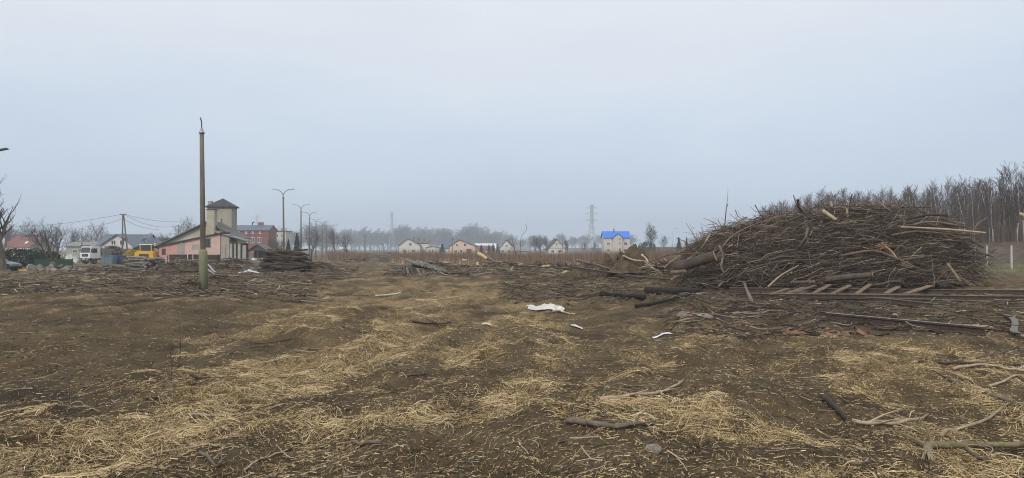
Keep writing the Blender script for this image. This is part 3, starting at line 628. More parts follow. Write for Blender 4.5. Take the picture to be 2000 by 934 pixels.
street_lamp(-50, 40, 7.4, 1.35, 'grey street lamp whose dark head reaches over the lane')
street_lamp(1313, 240, 8.7, 1.2, 'thin curved street lamp between the tall bare tree and the spruces'); street_lamp(1346, 215, 8.3, 1.2, 'thin curved street lamp rising over the tip of the brush heap')
def plain_post(px, d, H, r_, label, material=M_bark, name='post', cat='post', dz=0, cross=False):
    root = thing(name, label, cat, on(px, d)); MB().tube([(0, 0, -.3), (0, 0, H * .5), (0, 0, H)], [r_, r_ * .9, r_ * .75], 8).build('shaft', material, root, True)
    if cross:
        MB().box((0, 0, H - .4), (1.4, .1, .1)).build('crossarm', M_dsteel, root)
        for s_ in (-.6, 0, .6): MB().tube([(s_, 0, H - .35), (s_, 0, H - .15)], [.05, .03], 6).build('insulator', M_whitew, root)
    else: MB().tube([(0, 0, H - .04), (0, 0, H + .05)], [r_ * .85, r_ * .5], 8).build('cap', M_dsteel, root)
    return root
plain_post(608, 112, 2.4, .14, 'short dark signal post beside the lamp row', M_dsteel)
plain_post(713, 250, 7.6, .16, 'wooden utility pole before the hazy treeline', name='utility_pole', cat='utility pole', cross=True)
plain_post(160, 180, 8.0, .13, 'wooden utility pole behind the dump truck', name='utility_pole', cat='utility pole', cross=True)
plain_post(348, 175, 8.6, .13, 'wooden utility pole standing in the bare tree crown beside the station', name='utility_pole', cat='utility pole', cross=True)
plain_post(884, 265, 6.5, .12, 'utility pole before the peach house', name='utility_pole', cat='utility pole', cross=True)
plain_post(973, 260, 5.5, .10, 'thin pole before the evergreens by the small white house', M_galv, 'utility_pole', 'utility pole')
plain_post(1037, 300, 8.0, .12, 'utility pole beside the bushy bare trees', name='utility_pole', cat='utility pole', cross=True)
plain_post(1099, 285, 7.8, .12, 'utility pole beside the white half-timbered gable', name='utility_pole', cat='utility pole', cross=True)
plain_post(1292, 260, 7.5, .12, 'thin pole beside the tall domed bare tree', M_galv, 'utility_pole', 'utility pole')
for j, (px, h) in enumerate(((655, 4.2), (664, 3.2), (668, 3.4))):
    plain_post(px, 205, h, .07, ('taller thin pale pole at the end of the cleared bed', 'pale pole that holds one end of the blank sign', 'pale pole that holds the other end of the blank sign')[j], M_galv)
sg = thing('sign_board', 'small blank grey sign board at the end of the cleared bed', 'sign', on(666, 204.8)); MB().box((0, 0, 2.75), (1.3, .05, .7)).build('panel', M_galv, sg); MB().box((0, -.04, 2.75), (1.16, .02, .56)).build('face', M_whitew, sg)
# twin-legged line pole with its wires
root = thing('utility_pole', 'twin-legged concrete line pole before the white gable house', 'utility pole', on(240, 135))
for x0, x1 in ((-.10, -.08), (1.15, .10)):
    MB().tube([(x0, 0, -.3), (x1, 0, 9.2)], [.16, .11], 6).build('leg', M_conc_pole, root)
MB().box((0, 0, 9.15), (1.3, .12, .12)).build('crossarm', M_dsteel, root); MB().box((.42, 0, 4.3), (.9, .1, .5)).build('brace_box', M_dsteel, root)
for s_ in (-.55, 0, .55): MB().tube([(s_, 0, 9.2), (s_, 0, 9.45)], [.06, .03], 6).build('insulator', M_galv, root)
def wire(p, q, sag, label):
    P = np.array([np.array(p) * (1 - t) + np.array(q) * t - np.array((0, 0, 4 * sag * t * (1 - t))) for t in np.linspace(0, 1, 14)]); MB_ = MB().tube(P - P[0], .028, 4)
    o = MB_.build('power_line', M_dsteel); o.location = tuple(P[0]); return tag(o, label, 'wire', 'wires of the twin-legged line pole')
def pz(px, py, d): return (P0(px, d), d, PZ(py, d))
T = on(240, 135); A = (T[0], 135, T[2] + 9.3); B = (T[0], 135, T[2] + 8.4)
wire(A, pz(-60, 440, 170), 1.2, 'slack upper wire running from the twin-legged pole over the thicket'); wire(B, pz(160, 443, 180), .5, 'slack lower wire running from the twin-legged pole to the pole behind the truck')
wire(A, pz(348, 433, 175), .5, 'upper wire running from the twin-legged pole toward the station'); wire(A, pz(348, 440, 175), 1.3, 'sagging middle wire running from the twin-legged pole toward the station'); wire(B, pz(310, 448, 150), .6, 'lower wire running from the twin-legged pole to the red annex')
def pylon(px, d, H, label, base=7.0):
    root = thing('lattice_pylon', label, 'pylon', on(px, d), rz=.35); t_ = MB(); br_ = .14
    lev = [0, .13, .26, .38, .49, .59, .68, .76, .83, .9, .95]; wd = lambda f: (base / 2) * (1 - f / .62) + .9 * (f / .62) if f < .62 else .9 - .35 * (f - .62)
    cn = [(-1, -1), (1, -1), (1, 1), (-1, 1)]
    for a_, b_ in zip(lev[:-1], lev[1:]):
        for k in range(4):
            c0, c1 = cn[k], cn[(k + 1) % 4]; w0, w1 = wd(a_), wd(b_)
            p00 = (c0[0] * w0, c0[1] * w0, a_ * H); p01 = (c0[0] * w1, c0[1] * w1, b_ * H); p10 = (c1[0] * w0, c1[1] * w0, a_ * H); p11 = (c1[0] * w1, c1[1] * w1, b_ * H)
            t_.tube([p00, p01], br_, 4, False); t_.tube([p00, p11], br_ * .6, 3, False); t_.tube([p10, p01], br_ * .6, 3, False); t_.tube([p01, p11], br_ * .6, 3, False)
    t_.build('tower', M_galv, root)
    for f, hw in ((.62, 5.2), (.76, 6.2), (.88, 4.6)):
        c_ = MB(); w0 = wd(f)
        for s_ in (-1, 1):
            for yy in (-.8, .8):
                c_.tube([(s_ * w0, yy, f * H), (s_ * hw, 0, f * H + .3)], br_ * .7, 3, False); c_.tube([(s_ * w0, yy, f * H + 1.6), (s_ * hw, 0, f * H + .3)], br_ * .7, 3, False)
        c_.build('crossarm', M_galv, root)
    for s_ in (-1, 1): MB().tube([(s_ * .7, 0, .93 * H), (s_ * 1.9, 0, H)], br_, 4).build('earth_wire_horn', M_galv, root)
    return root
pylon(1156, 560, 39, 'tall lattice pylon beside the blue-roofed house'); pylon(765, 800, 47, 'hazy lattice pylon over the far treeline'); pylon(502, 760, 41, 'faint hazy lattice pylon behind the brick house roof')

# ------------------------------------------------------------------ buildings
W_white = mat('white render', (.50, .49, .46), (.60, .59, .56), scale=.8); W_cream = mat('cream stained render', (.34, .31, .24), (.46, .43, .34), scale=.7, bump=.2)
W_peach = mat('peach render', (.56, .40, .30), (.64, .47, .36), scale=.8); W_grey = mat('grey render', (.25, .24, .215), (.36, .345, .31), scale=.8)
W_pink = mat('faded pink paint', (.46, .31, .275), (.57, .41, .365), scale=.9, bump=.2, detail=9); W_red = mat('red pink paint', (.45, .235, .21), (.53, .31, .28), scale=.9)
W_tower = mat('stained tower render', (.24, .22, .175), (.36, .335, .28), scale=.55, stretch=(1, 1, .35), bump=.2, detail=9); W_shaft = mat('blotchy shaft render', (.26, .235, .165), (.44, .41, .32), scale=.7, detail=9, bump=.2)
W_brick = mat('brick wall', (.17, .065, .05), (.25, .105, .08), scale=1.2, stretch=(1, 1, 4), bump=.2); W_apart = mat('pale apartment wall', (.42, .41, .37), (.52, .51, .46), scale=.5)
Rf_dark = mat('dark roofing', (.030, .030, .032), (.065, .063, .062), scale=2, rough=.7); Rf_blue = mat('bright blue sheet roof', (.022, .135, .56), (.03, .165, .64), scale=1, rough=.45)
Rf_slate = mat('blue grey tiles', (.085, .105, .135), (.12, .145, .175), scale=2, rough=.6); Rf_red = mat('dull red tiles', (.15, .065, .055), (.21, .10, .085), scale=3)
Rf_brown = mat('grey brown tiles', (.10, .09, .088), (.155, .14, .13), scale=3); Rf_felt = mat('old grey felt roofing', (.16, .15, .145), (.26, .25, .24), scale=1.5, stretch=(1, 5, 1))
M_timber = mat('dark timber trim', (.05, .045, .04), (.08, .07, .06))

def window(parent, x, z, w_, h, y=0.0, fr=.09, frame=M_whitew, bars=True):
    o = MB(); 
    o.box((x, y - .03, z + h / 2 - fr / 2), (w_, .10, fr)); o.box((x, y - .03, z - h / 2 + fr / 2), (w_, .10, fr))
    o.box((x - w_ / 2 + fr / 2, y - .03, z), (fr, .10, h - 2 * fr)); o.box((x + w_ / 2 - fr / 2, y - .03, z), (fr, .10, h - 2 * fr))
    if bars: o.box((x, y - .03, z), (fr * .8, .08, h - 2 * fr))
    o = o.build('window', frame, parent); MB().box((x, y - .008, z), (w_ - fr, .03, h - fr)).build('pane', M_glass, o)
    MB().box((x, y - .09, z - h / 2 - .05), (w_ + .16, .18, .06)).build('sill', frame, o); return o
def gable_house(name, label, cat, px, d, W, D, eave, ridge, wall, roof, wins=(), rz=0, off=0.0, over=.4, chim=None, doors=(), dz=0.0, group=None):
    """gable towards the viewer; ridge at x = off; front wall on y = 0"""
    x_, y_, z_ = on(px, d); root = thing(name, label, cat, (x_, y_, z_ + dz), rz, group)
    MB().prism([(-W / 2, -.6), (W / 2, -.6), (W / 2, eave), (off, ridge), (-W / 2, eave)], 0, D).build('wall', wall, root)
    rf = MB()
    for s_ in (-1, 1):
        ex = s_ * W / 2; sl = (ridge - eave) / abs(ex - off); xo = ex + s_ * over; zo = eave - sl * over
        rf.prism([(off, ridge + .02), (off, ridge + .22), (xo, zo + .22), (xo, zo + .02)], -over, D + over)
    r_ = rf.build('roof', roof, root)
    if chim:
        for cx_, cy_, ch in chim:
            c_ = MB().box((cx_, cy_, ridge + ch / 2 - .6), (.6, .6, ch + 1.2)).build('chimney', W_brick, r_); MB().box((cx_, cy_, ridge + ch + .06), (.7, .7, .12))
    for wx, wz, ww, wh in wins: window(root, wx, wz, ww, wh)
    for wx, ww, wh in doors: MB().box((wx, -.03, wh / 2), (ww, .08, wh)).build('door', M_timber, root)
    return root
def side_house(name, label, cat, px, d, W, D, eave, ridge, wall, roof, wins=(), rz=0, over=.4, chim=None, dz=0.0, hip=0):
    """eaves towards the viewer; ridge along x at the middle of the depth"""
    x_, y_, z_ = on(px, d); root = thing(name, label, cat, (x_, y_, z_ + dz), rz)
    MB().prism([(0, -.6), (D, -.6), (D, eave), (D / 2, ridge), (0, eave)], -W / 2, W / 2, 'yz').build('wall', wall, root)
    rf = MB(); sl = (ridge - eave) / (D / 2)
    for s_, e in ((-1, 0), (1, D)):
        yo = e + s_ * over; zo = eave - sl * over; rf.prism([(D / 2, ridge + .02), (D / 2, ridge + .2), (yo, zo + .2), (yo, zo + .02)], -W / 2 - over, W / 2 + over, 'yz')
    r_ = rf.build('roof', roof, root)
    for cx_, ch in chim or (): MB().box((cx_, D / 2, ridge + ch / 2 - .4), (.7, .6, ch + .8)).build('chimney', W_brick, r_)
    for wx, wz, ww, wh in wins: window(root, wx, wz, ww, wh)
    return root
k = 1 / F
# --- village beyond the weeds
h = gable_house('village_house', 'white house with a grey-brown gable roof and one upper window beside the hazy treeline', 'house', 800, 285, 8.6, 9, 3.9, 6.6, W_white, Rf_brown, [(.3, 4.3, 1.2, 1.2), (-2.0, 1.6, 1.3, 1.3), (1.6, 1.6, 1.3, 1.3)], rz=.10, off=-.6, chim=[(1.6, 3, .5)])
h = side_house('village_house', 'white flat-topped house wing with a chimney behind the grey-brown gable', 'house', 824, 292, 5.5, 6, 4.9, 5.9, W_white, Rf_brown, [(-.8, 3.2, 1.0, 1.1)], chim=[(-1.4, 1.1), (1.0, .5)], rz=.1)
gable_house('low_shed', 'low white shed between the white house and the dark conifer', 'shed', 845, 290, 5.5, 4, 2.9, 3.5, W_white, Rf_felt, [(0, 1.7, .9, .8)])
side_house('village_house', 'house with a plain slate-blue roof behind the peach house', 'house', 878, 298, 6.6, 9, 2.9, 6.9, W_white, Rf_slate, [(0, 1.6, 1.1, 1.2)], chim=[(1.0, .5)])
gable_house('peach_house', 'peach rendered house with a wide low brown gable roof', 'house', 903, 270, 9.8, 10, 3.6, 5.9, W_peach, Rf_brown, [(-2.2, 4.0, 1.0, 1.1), (1.1, 4.0, 1.2, 1.1), (-2.6, 1.5, 1.1, 1.2), (-.5, 1.5, 1.1, 1.2)], off=-1.2, doors=[(2.6, 2.0, 2.4)], rz=-.06)
side_house('village_house', 'low house with dull red roof beside the peach house', 'house', 946, 300, 8.0, 6, 2.2, 3.7, W_white, Rf_red, [(0, 1.3, 1.0, .9)])
side_house('glasshouse', 'long pale greenhouse roof behind the low red roof', 'greenhouse', 948, 330, 9.5, 7, 2.9, 4.9, W_white, mat('pale translucent sheet', (.5, .53, .56), (.6, .62, .65), rough=.4), [(0, 1.6, 1.2, 1.0)])
gable_house('village_house', 'small white gabled house with a dark steep roof and a dark chimney', 'house', 989, 300, 6.4, 9, 2.7, 6.2, W_white, Rf_dark, [(.1, 3.8, 1.0, 1.1), (-1.6, 1.4, 1.1, 1.2), (1.2, 1.4, 1.4, 1.3)], chim=[(.7, 3, .7)], rz=-.1)
side_house('low_shed', 'low grey shed leaning on the small white gabled house', 'shed', 1013, 297, 7.0, 4, 1.7, 3.0, W_grey, Rf_felt, [(0, 1.0, .8, .7)])
h = gable_house('village_house', 'white half-timbered gable house with a dark steep roof', 'house', 1087, 300, 7.4, 9, 2.6, 6.7, W_white, Rf_dark, [(0, 4.2, .8, .9), (-1.7, 1.4, 1.3, 1.2), (1.5, 1.4, 1.5, 1.2)], rz=.08, over=.6, chim=[(-.5, 4, .5)])
for zz in (2.75, 4.9): MB().box((0, -.05, zz), (7.2 if zz < 3 else 3.0, .08, .14)).build('timber_rail', M_timber, h)
# house with the blue roof
x_, y_, z_ = on(1205, 310); root = thing('blue_roofed_house', 'two-storey pale house with a bright blue sheet roof and central gable', 'house', (x_, y_, z_), 0)
MB().prism([(0, -.6), (9, -.6), (9, 7.4), (4.5, 10.1), (0, 7.4)], -5.7, 5.7, 'yz').build('wall', mat('pale cream render', (.47, .44, .38), (.55, .52, .45), scale=.6), root)
MB().prism([(-1.9, -.6), (2.2, -.6), (2.2, 7.3), (.2, 9.0), (-1.9, 7.3)], -1.5, 3).build('bay_wall', mat('bay render', (.44, .41, .36), (.51, .48, .42), scale=.6), root)
rf = MB(); sl = 2.7 / 4.5
for s_, e in ((-1, 0), (1, 9)):
    yo = e + s_ * .5; zo = 7.4 - sl * .5; rf.prism([(4.5, 10.12), (4.5, 10.3), (yo, zo + .2), (yo, zo + .02)], -6.2, 6.2, 'yz')
for s_ in (-1, 1):
    xo = .15 + s_ * 2.7; rf.prism([(.15, 9.05), (.15, 9.3), (xo, 7.2), (xo, 6.95)], -1.95, 3.6)
r_ = rf.build('roof', Rf_blue, root); MB().box((-.8, 4.0, 10.7), (.5, .5, 1.5)).build('chimney', W_brick, r_)
for a in ((-3.8, 4.6, 1.5, 1.1, 0), (-3.8, 1.6, 1.4, 1.2, 0), (3.9, 4.6, 1.7, 1.3, 0), (1.1, 6.6, .9, .9, -1.5), (1.1, 4.9, .9, .9, -1.5), (1.1, 1.8, .9, 1.6, -1.5), (3.9, 1.6, 1.5, 1.3, 0)): window(root, a[0], a[1], a[2], a[3], a[4])
# --- left village
h = gable_house('white_gable_house', 'white house with a wide gable and two dark upper windows behind the line pole', 'house', 229, 168, 8.2, 10, 3.1, 5.9, W_white, Rf_slate, [(-.9, 4.0, 1.2, 1.2), (1.2, 4.0, 1.2, 1.2)], over=.5)
side_house('slate_roof_house', 'long house with a blue-grey roof behind the white gable house', 'house', 236, 182, 12.2, 8, 3.4, 6.2, W_white, Rf_slate, [(-4.6, 1.8, 1.1, 1.2), (4.4, 2.0, 1.1, 1.2)], chim=[(-1.6, .4)])
gable_house('white_annex', 'narrow white gabled annex beside the yellow excavator', 'house', 283, 176, 2.6, 6, 3.6, 5.0, W_white, Rf_slate, [(0, 3.0, .7, .8)])
side_house('plain_house', 'beige house with a dark roof partly hidden behind the excavator', 'house', 302, 195, 6.5, 7, 4.0, 5.4, W_cream, Rf_dark, [(-1, 2.5, 1, 1.1)])
h = side_house('red_roofed_house', 'house with a dull red tiled roof and one skylight in the thicket', 'house', 42, 205, 7.2, 8, 3.0, 5.8, W_cream, Rf_red, [(.6, 2.0, 1.0, 1.1), (-1.4, 2.0, 1.1, 1.1)], rz=-.35)
MB().box((-.3, 1.7, 4.37), (.9, 1.0, .06), rotm(0, 0, R(35))).build('skylight', M_whitew, h)
side_house('red_roofed_house', 'second dull red roof rising behind the skylit red roof', 'house', 32, 225, 7.5, 8, 3.5, 7.0, W_cream, Rf_red, [(0, 2.0, 1.0, 1.1)])
o = MB().box((0, 0, .55), (3.3, .12, 1.15)); 
fb = thing('board_fence', 'short white board fence before the red-roofed house', 'fence', (P0(46, 195), 195, PZ(494, 195))); 
for j in range(6): MB().box((0, 0, .12 + j * .22), (3.4, .06, .20)).build('board', M_whitew, fb)
for s_ in (-1.6, 1.6): MB().box((s_, .1, -.5), (.12, .12, 3.4)).build('post', M_whitew, fb)
side_house('low_barn', 'low grey barn with a flat dark roof behind the dump truck', 'barn', 168, 190, 11, 7, 3.2, 4.2, W_grey, Rf_felt, [(-3, 1.8, 1.2, 1.0)])
# brick house, apartment block, open shed
x_, y_, z_ = on(488, 232); root = thing('brick_house', 'three-storey red brick house with white-framed windows behind the station', 'house', (x_, y_, z_), .04)
MB().prism([(0, -.6), (9, -.6), (9, 8.7), (4.5, 10.4), (0, 8.7)], -8, 6.2, 'yz').build('wall', W_brick, root)
rf = MB(); sl = 1.7 / 4.5
for s_, e in ((-1, 0), (1, 9)):
    yo = e + s_ * .4; zo = 8.7 - sl * .4; rf.prism([(4.5, 10.42), (4.5, 10.6), (yo, zo + .2), (yo, zo + .02)], -8.3, 6.5, 'yz')
r_ = rf.build('roof', Rf_slate, root); MB().box((2.2, 4.5, 10.9), (1.6, .9, 1.3)).build('chimney', W_brick, r_); MB().tube([(-.6, 4.3, 10), (-.6, 4.3, 11.2), (-.4, 4.3, 11.6), (0, 4.3, 11.5)], .22, 8).build('vent_pipe', M_dsteel, r_)
for wx in (-3.6, -1.2, .9, 3.3): window(root, wx, 7.9, .55, .8)
for wx in (-3.6, -1.2, .9, 3.2): window(root, wx, 5.4, 1.15, 1.9)
for wx in (-3.6, -1.2, .9, 3.2): window(root, wx, 2.2, 1.1, 1.6)
MB().box((-.9, -.06, 7.0), (14.0, .12, .18)).build('string_course', W_brick, root)
x_, y_, z_ = on(541, 262); root = thing('apartment_block', 'pale flat-roofed apartment block beside the brick house', 'apartment block', (x_, y_, z_))
MB().box((0, 4, 4.2), (6.6, 8, 9.6)).build('wall', W_apart, root); MB().box((0, 4, 9.15), (7.0, 8.4, .3)).build('roof', Rf_dark, root)
for cx_ in (-1.5, .2, 2.2): MB().box((cx_, 3, 9.9), (1.0, .8, 1.2)).build('chimney', W_apart, root)
for wz in (7.4, 4.8, 2.2):
    for wx in (-2.3, -.1, 2.1): window(root, wx, wz, 1.1, 1.3)
x_, y_, z_ = on(503, 150); root = thing('open_shed', 'open wooden shed with a dark gable roof full of clutter', 'shed', (x_, y_, z_))
for xx in (-2.0, 0, 2.0):
    for yy in (0, 3.5): MB().box((xx, yy, 1.0), (.14, .14, 2.4)).build('post', M_timber, root)
rf = MB()
for s_ in (-1, 1): rf.prism([(0, 3.45), (0, 3.6), (s_ * 2.5, 2.05), (s_ * 2.5, 1.9)], -.4, 4.2)
rf.build('roof', Rf_brown, root); MB().prism([(-2.0, 2.1), (2.0, 2.1), (0, 3.4)], .02, .10).build('gable_board', M_timber, root); MB().box((0, 3.7, 1.0), (4.2, .08, 2.3)).build('back_wall', M_timber, root)
rs = random.Random(3)
for j in range(9):
    cb_ = MB().box((0, 0, .25), (rs.uniform(.4, .9), rs.uniform(.4, .8), .5)).build('crate', rs.choice([M_greysl, M_galv, M_plank, M_whitew])); cb_.location = (x_ - 1.7 + .42 * j, y_ + rs.uniform(.6, 2.6), z_ + (.5 if j % 3 == 1 else 0)); cb_.rotation_euler = (0, 0, rs.random()); tag(cb_, 'box among the clutter stored under the open shed', 'box', 'boxes under the open shed')
    if j % 3 == 1: cb_.location.z = z_

# --- the old station building with its tower
D0 = 105.0; gx = P0(395, D0); g0 = gz1(gx, D0)
root = thing('station_building', 'derelict pink and grey station building with low gable roof', 'building', (gx, D0, g0))
X = lambda px, d=D0: (px - CX) * k * d - gx
Z = lambda py, d=D0: PZ(py, d) - g0
dm = D0 + 2.5
MB().prism([(X(322, dm), -.6), (X(462, dm), -.6), (X(462, dm), Z(463, dm)), (X(407, dm), Z(435, dm)), (X(322, dm), Z(475, dm))], 2.5, 6.9).build('gable_wall', W_cream, root)
apx, apz = X(407, dm), Z(434, dm); rf = MB()
for ex, ez in ((X(303, dm), Z(484, dm)), (X(469, dm), Z(467, dm))): rf.prism([(apx, apz), (apx, apz + .16), (ex, ez + .16), (ex, ez)], 1.9, 6.95)
rf.build('roof', Rf_brown, root)
an_ = MB().prism([(X(310), -.6), (X(430), -.6), (X(430), Z(457)), (X(355), Z(471.5)), (X(310), Z(480))], 0, 2.49).build('annex_wall', W_pink, root)
MB().prism([(X(300), Z(484)), (X(300), Z(482)), (X(437), Z(453.2)), (X(437), Z(455))], -.35, 2.7).build('annex_roof', Rf_dark, root)
MB().prism([(X(310.5), -.6), (X(347), -.6), (X(347), Z(474.2)), (X(310.5), Z(481))], -.03, .0).build('red_panel', W_red, root)
MB().prism([(X(348), -.6), (X(360), -.6), (X(360), Z(471.8)), (X(348), Z(474)) ], -.05, .0).build('grey_strip', W_grey, root)
MB().box((X(354.5), -.08, 2.0), (.18, .06, 4.0)).build('downpipe', M_galv, root)
MB().prism([(X(374), Z(489)), (X(394), Z(488)), (X(393), Z(477)), (X(376), Z(479))], -.012, .0).build('patched_render', W_grey, root)
o = window(root, X(406), Z(473), .78, 1.25, 0, .08, M_timber); MB().box((X(320), -.03, Z(492)), (.6, .07, .95)).build('door', M_timber, root)
MB().box((X(406), -.06, Z(464.5)), (.95, .08, .22)).build('lintel', W_grey, root)
MB().prism([(X(430.1), -.6), (X(447), -.6), (X(447), Z(457.5)), (X(430.1), Z(456.2))], .15, 2.4).build('grey_side_wall', W_grey, root)
MB().box((X(438), .06, 1.6), (.14, .12, 3.4)).build('pale_plank', M_palebr, root)
MB().prism([(X(418), Z(453)), (X(418), Z(451.5)), (X(481), Z(470)), (X(481), Z(471.2))], -.2, 2.45).build('porch_roof', Rf_felt, root)
MB().box(((X(449) + X(473)) / 2, 2.40, 1.6), (X(473) - X(449), .12, 3.6)).build('loading_recess', mat('recess shade boards', (.035, .03, .027), (.07, .06, .052), stretch=(4, 1, 1)), root)  # dark panel colour stands in for the shade inside the porch opening
for px, wd in ((450, .35), (458, .25), (466, .4), (476, .5)): MB().box((X(px), .3, 1.55), (wd, .25, 3.6 if px < 470 else 3.2)).build('porch_post', W_grey, root)
MB().box((X(471), .5, 1.3), (.5, .1, 2.6)).build('porch_door', M_timber, root)
# tower
dt = 112.0; tx0, tx1 = X(404.5, dt), X(452, dt); ze = Z(405.5, dt); tw = tx1 - tx0; cxm = (tx0 + tx1) / 2
tw_ = MB().box((cxm, dt - D0 + 1.1, (ze - .5) / 2), (tw, 2.2, ze + .5)).build('tower', W_tower, root)
e = .28; y0 = dt - D0 - e; y1 = dt - D0 + 2.2 + e; za = Z(387.5, dt + 1.1)
tr = MB(); tr.box((cxm, (y0 + y1) / 2, ze + .09), (tw + 2 * e, 2.2 + 2 * e, .18)); tr.put([(tx0 - e, y0, ze + .185), (tx1 + e, y0, ze + .185), (tx1 + e, y1, ze + .185), (tx0 - e, y1, ze + .185), (cxm + .1, (y0 + y1) / 2, za)], [(3, 2, 1, 0)], [(0, 1, 4), (1, 2, 4), (2, 3, 4), (3, 0, 4)])
tr.build('tower_roof', Rf_dark, tw_); MB().box((X(408.5, dt), dt - D0 + .4, Z(400, dt)), (.62, .62, 1.25)).build('chimney', W_tower, tw_)
MB().box((X(432, dt), dt - D0 - .03, Z(433, dt)), (.16, .06, .95)).build('slit_window', M_glass, tw_); MB().box((X(432, dt) + .14, dt - D0 - .03, Z(433, dt)), (.08, .08, 1.1)).build('slit_frame', W_shaft, tw_)
ds = D0 + 1.4; sh = MB().prism([(X(403, ds), 3.2), (X(418.5, ds), 3.2), (X(418.5, ds), Z(410, ds)), (X(403, ds), Z(410, ds))], 1.4, 2.45).build('shaft', W_shaft, root); MB().box(((X(403, ds) + X(418.5, ds)) / 2, 1.95, Z(409.3, ds)), (1.36, 1.25, .1)).build('shaft_cap', Rf_dark, sh)

# ------------------------------------------------------------------ vehicles
def wheel(parent, c, r_, wd, axis='x'):
    n = 16; a = np.arange(n) * 2 * math.pi / n; t_ = MB(); c = np.array(c)
    def ring(rr, off): return np.stack([np.full(n, off), rr * np.cos(a), rr * np.sin(a)], -1) + c if axis == 'x' else np.stack([rr * np.cos(a), np.full(n, off), rr * np.sin(a)], -1) + c
    V = np.concatenate([ring(r_ * .6, -wd / 2), ring(r_ * .96, -wd / 2), ring(r_, -wd * .3), ring(r_, wd * .3), ring(r_ * .96, wd / 2), ring(r_ * .6, wd / 2)]); q = [(i * n + j, i * n + (j + 1) % n, (i + 1) * n + (j + 1) % n, (i + 1) * n + j) for i in range(5) for j in range(n)]
    w_ = t_.put(V, q).build('wheel', M_black, parent); m_ = MB(); m_.put(np.concatenate([ring(r_ * .6, -wd * .42), ring(r_ * .6, wd * .42)]), [(j, (j + 1) % n, n + (j + 1) % n, n + j) for j in range(n)]); m_.g += [list(range(n)), list(range(n, 2 * n))[::-1]]
    m_.build('rim', M_galv, w_); return w_
M_cab = mat('white truck paint', (.62, .62, .60), (.72, .72, .70), scale=2, rough=.4); M_skip = mat('blue skip paint', (.10, .15, .20), (.17, .235, .29), scale=2, bump=.2, detail=9)
M_skip2 = mat('dark blue skip paint', (.035, .065, .12), (.075, .115, .18), scale=2, detail=9); M_body = mat('grey tipper steel', (.17, .165, .15), (.26, .25, .23), scale=3)
M_yel = mat('yellow machine paint', (.60, .30, .03), (.72, .39, .05), scale=2, rough=.45)
root = thing('dump_truck', 'white-cabbed dump truck loaded with branches behind the rock heap', 'truck', on(167, 115), R(-24))
# truck faces -y; x across
MB().prism([(-.05, .95), (-.05, 1.75), (.12, 2.75), (.35, 2.95), (1.75, 2.95), (1.75, .95)], -1.24, 1.24, 'yz').build('cab', M_cab, root)
MB().prism([(-.062, 1.86), (.078, 2.68), (.16, 2.68), (.02, 1.86)], -1.12, 1.12, 'yz').build('windscreen', M_glass, root)
g_ = MB().box((0, -.08, 1.45), (1.5, .07, .45)).build('grille', M_dsteel, root); MB().box((0, -.125, 1.47), (.34, .02, .09)).build('badge_bar', M_galv, g_)
b_ = MB().box((0, -.12, .72), (2.46, .34, .46)).build('bumper', M_dsteel, root); MB().box((0, -.30, .80), (.52, .02, .13)).build('number_plate', M_whitew, b_)
for s_ in (-1, 1):
    MB().box((s_ * .93, -.30, .72), (.4, .05, .2)).build('headlight', M_galv, root); MB().box((s_ * 1.245, .75, 2.2), (.03, .85, .75)).build('side_window', M_glass, root); MB().box((s_ * 1.42, .05, 2.2), (.18, .12, .5)).build('mirror', M_dsteel, root)
    MB().box((s_ * 1.25, .8, 1.35), (.035, .98, .9)).build('door', M_cab, root); MB().box((s_ * 1.22, .55, .55), (.3, .6, .5)).build('step', M_dsteel, root)
MB().box((0, -.05, 3.02), (2.2, .30, .12)).build('sun_visor', M_dsteel, root)
MB().box((0, 4.2, .85), (.9, 7.4, .3)).build('chassis', M_dsteel, root)
tb = MB().prism([(-1.2, 1.15), (1.2, 1.15), (1.24, 2.5), (1.16, 2.5), (1.12, 1.25), (-1.12, 1.25), (-1.16, 2.5), (-1.24, 2.5)], 2.1, 7.6).build('tipper_body', M_body, root)
MB().box((0, 2.07, 1.95), (2.5, .08, 1.5)).build('headboard', M_body, tb); MB().box((0, 7.62, 1.8), (2.46, .08, 1.3)).build('tailgate', M_body, tb)
for s_ in (-1, 1):
    for j in range(9): MB().box((s_ * 1.26, 2.3 + j * .64, 1.85), (.10, .12, 1.35)).build('rib', M_body, tb)
for s_ in (-1, 1):
    for yy in (.75, 5.0, 6.4): wheel(root, (s_ * 1.02, yy, .5), .52, .34)
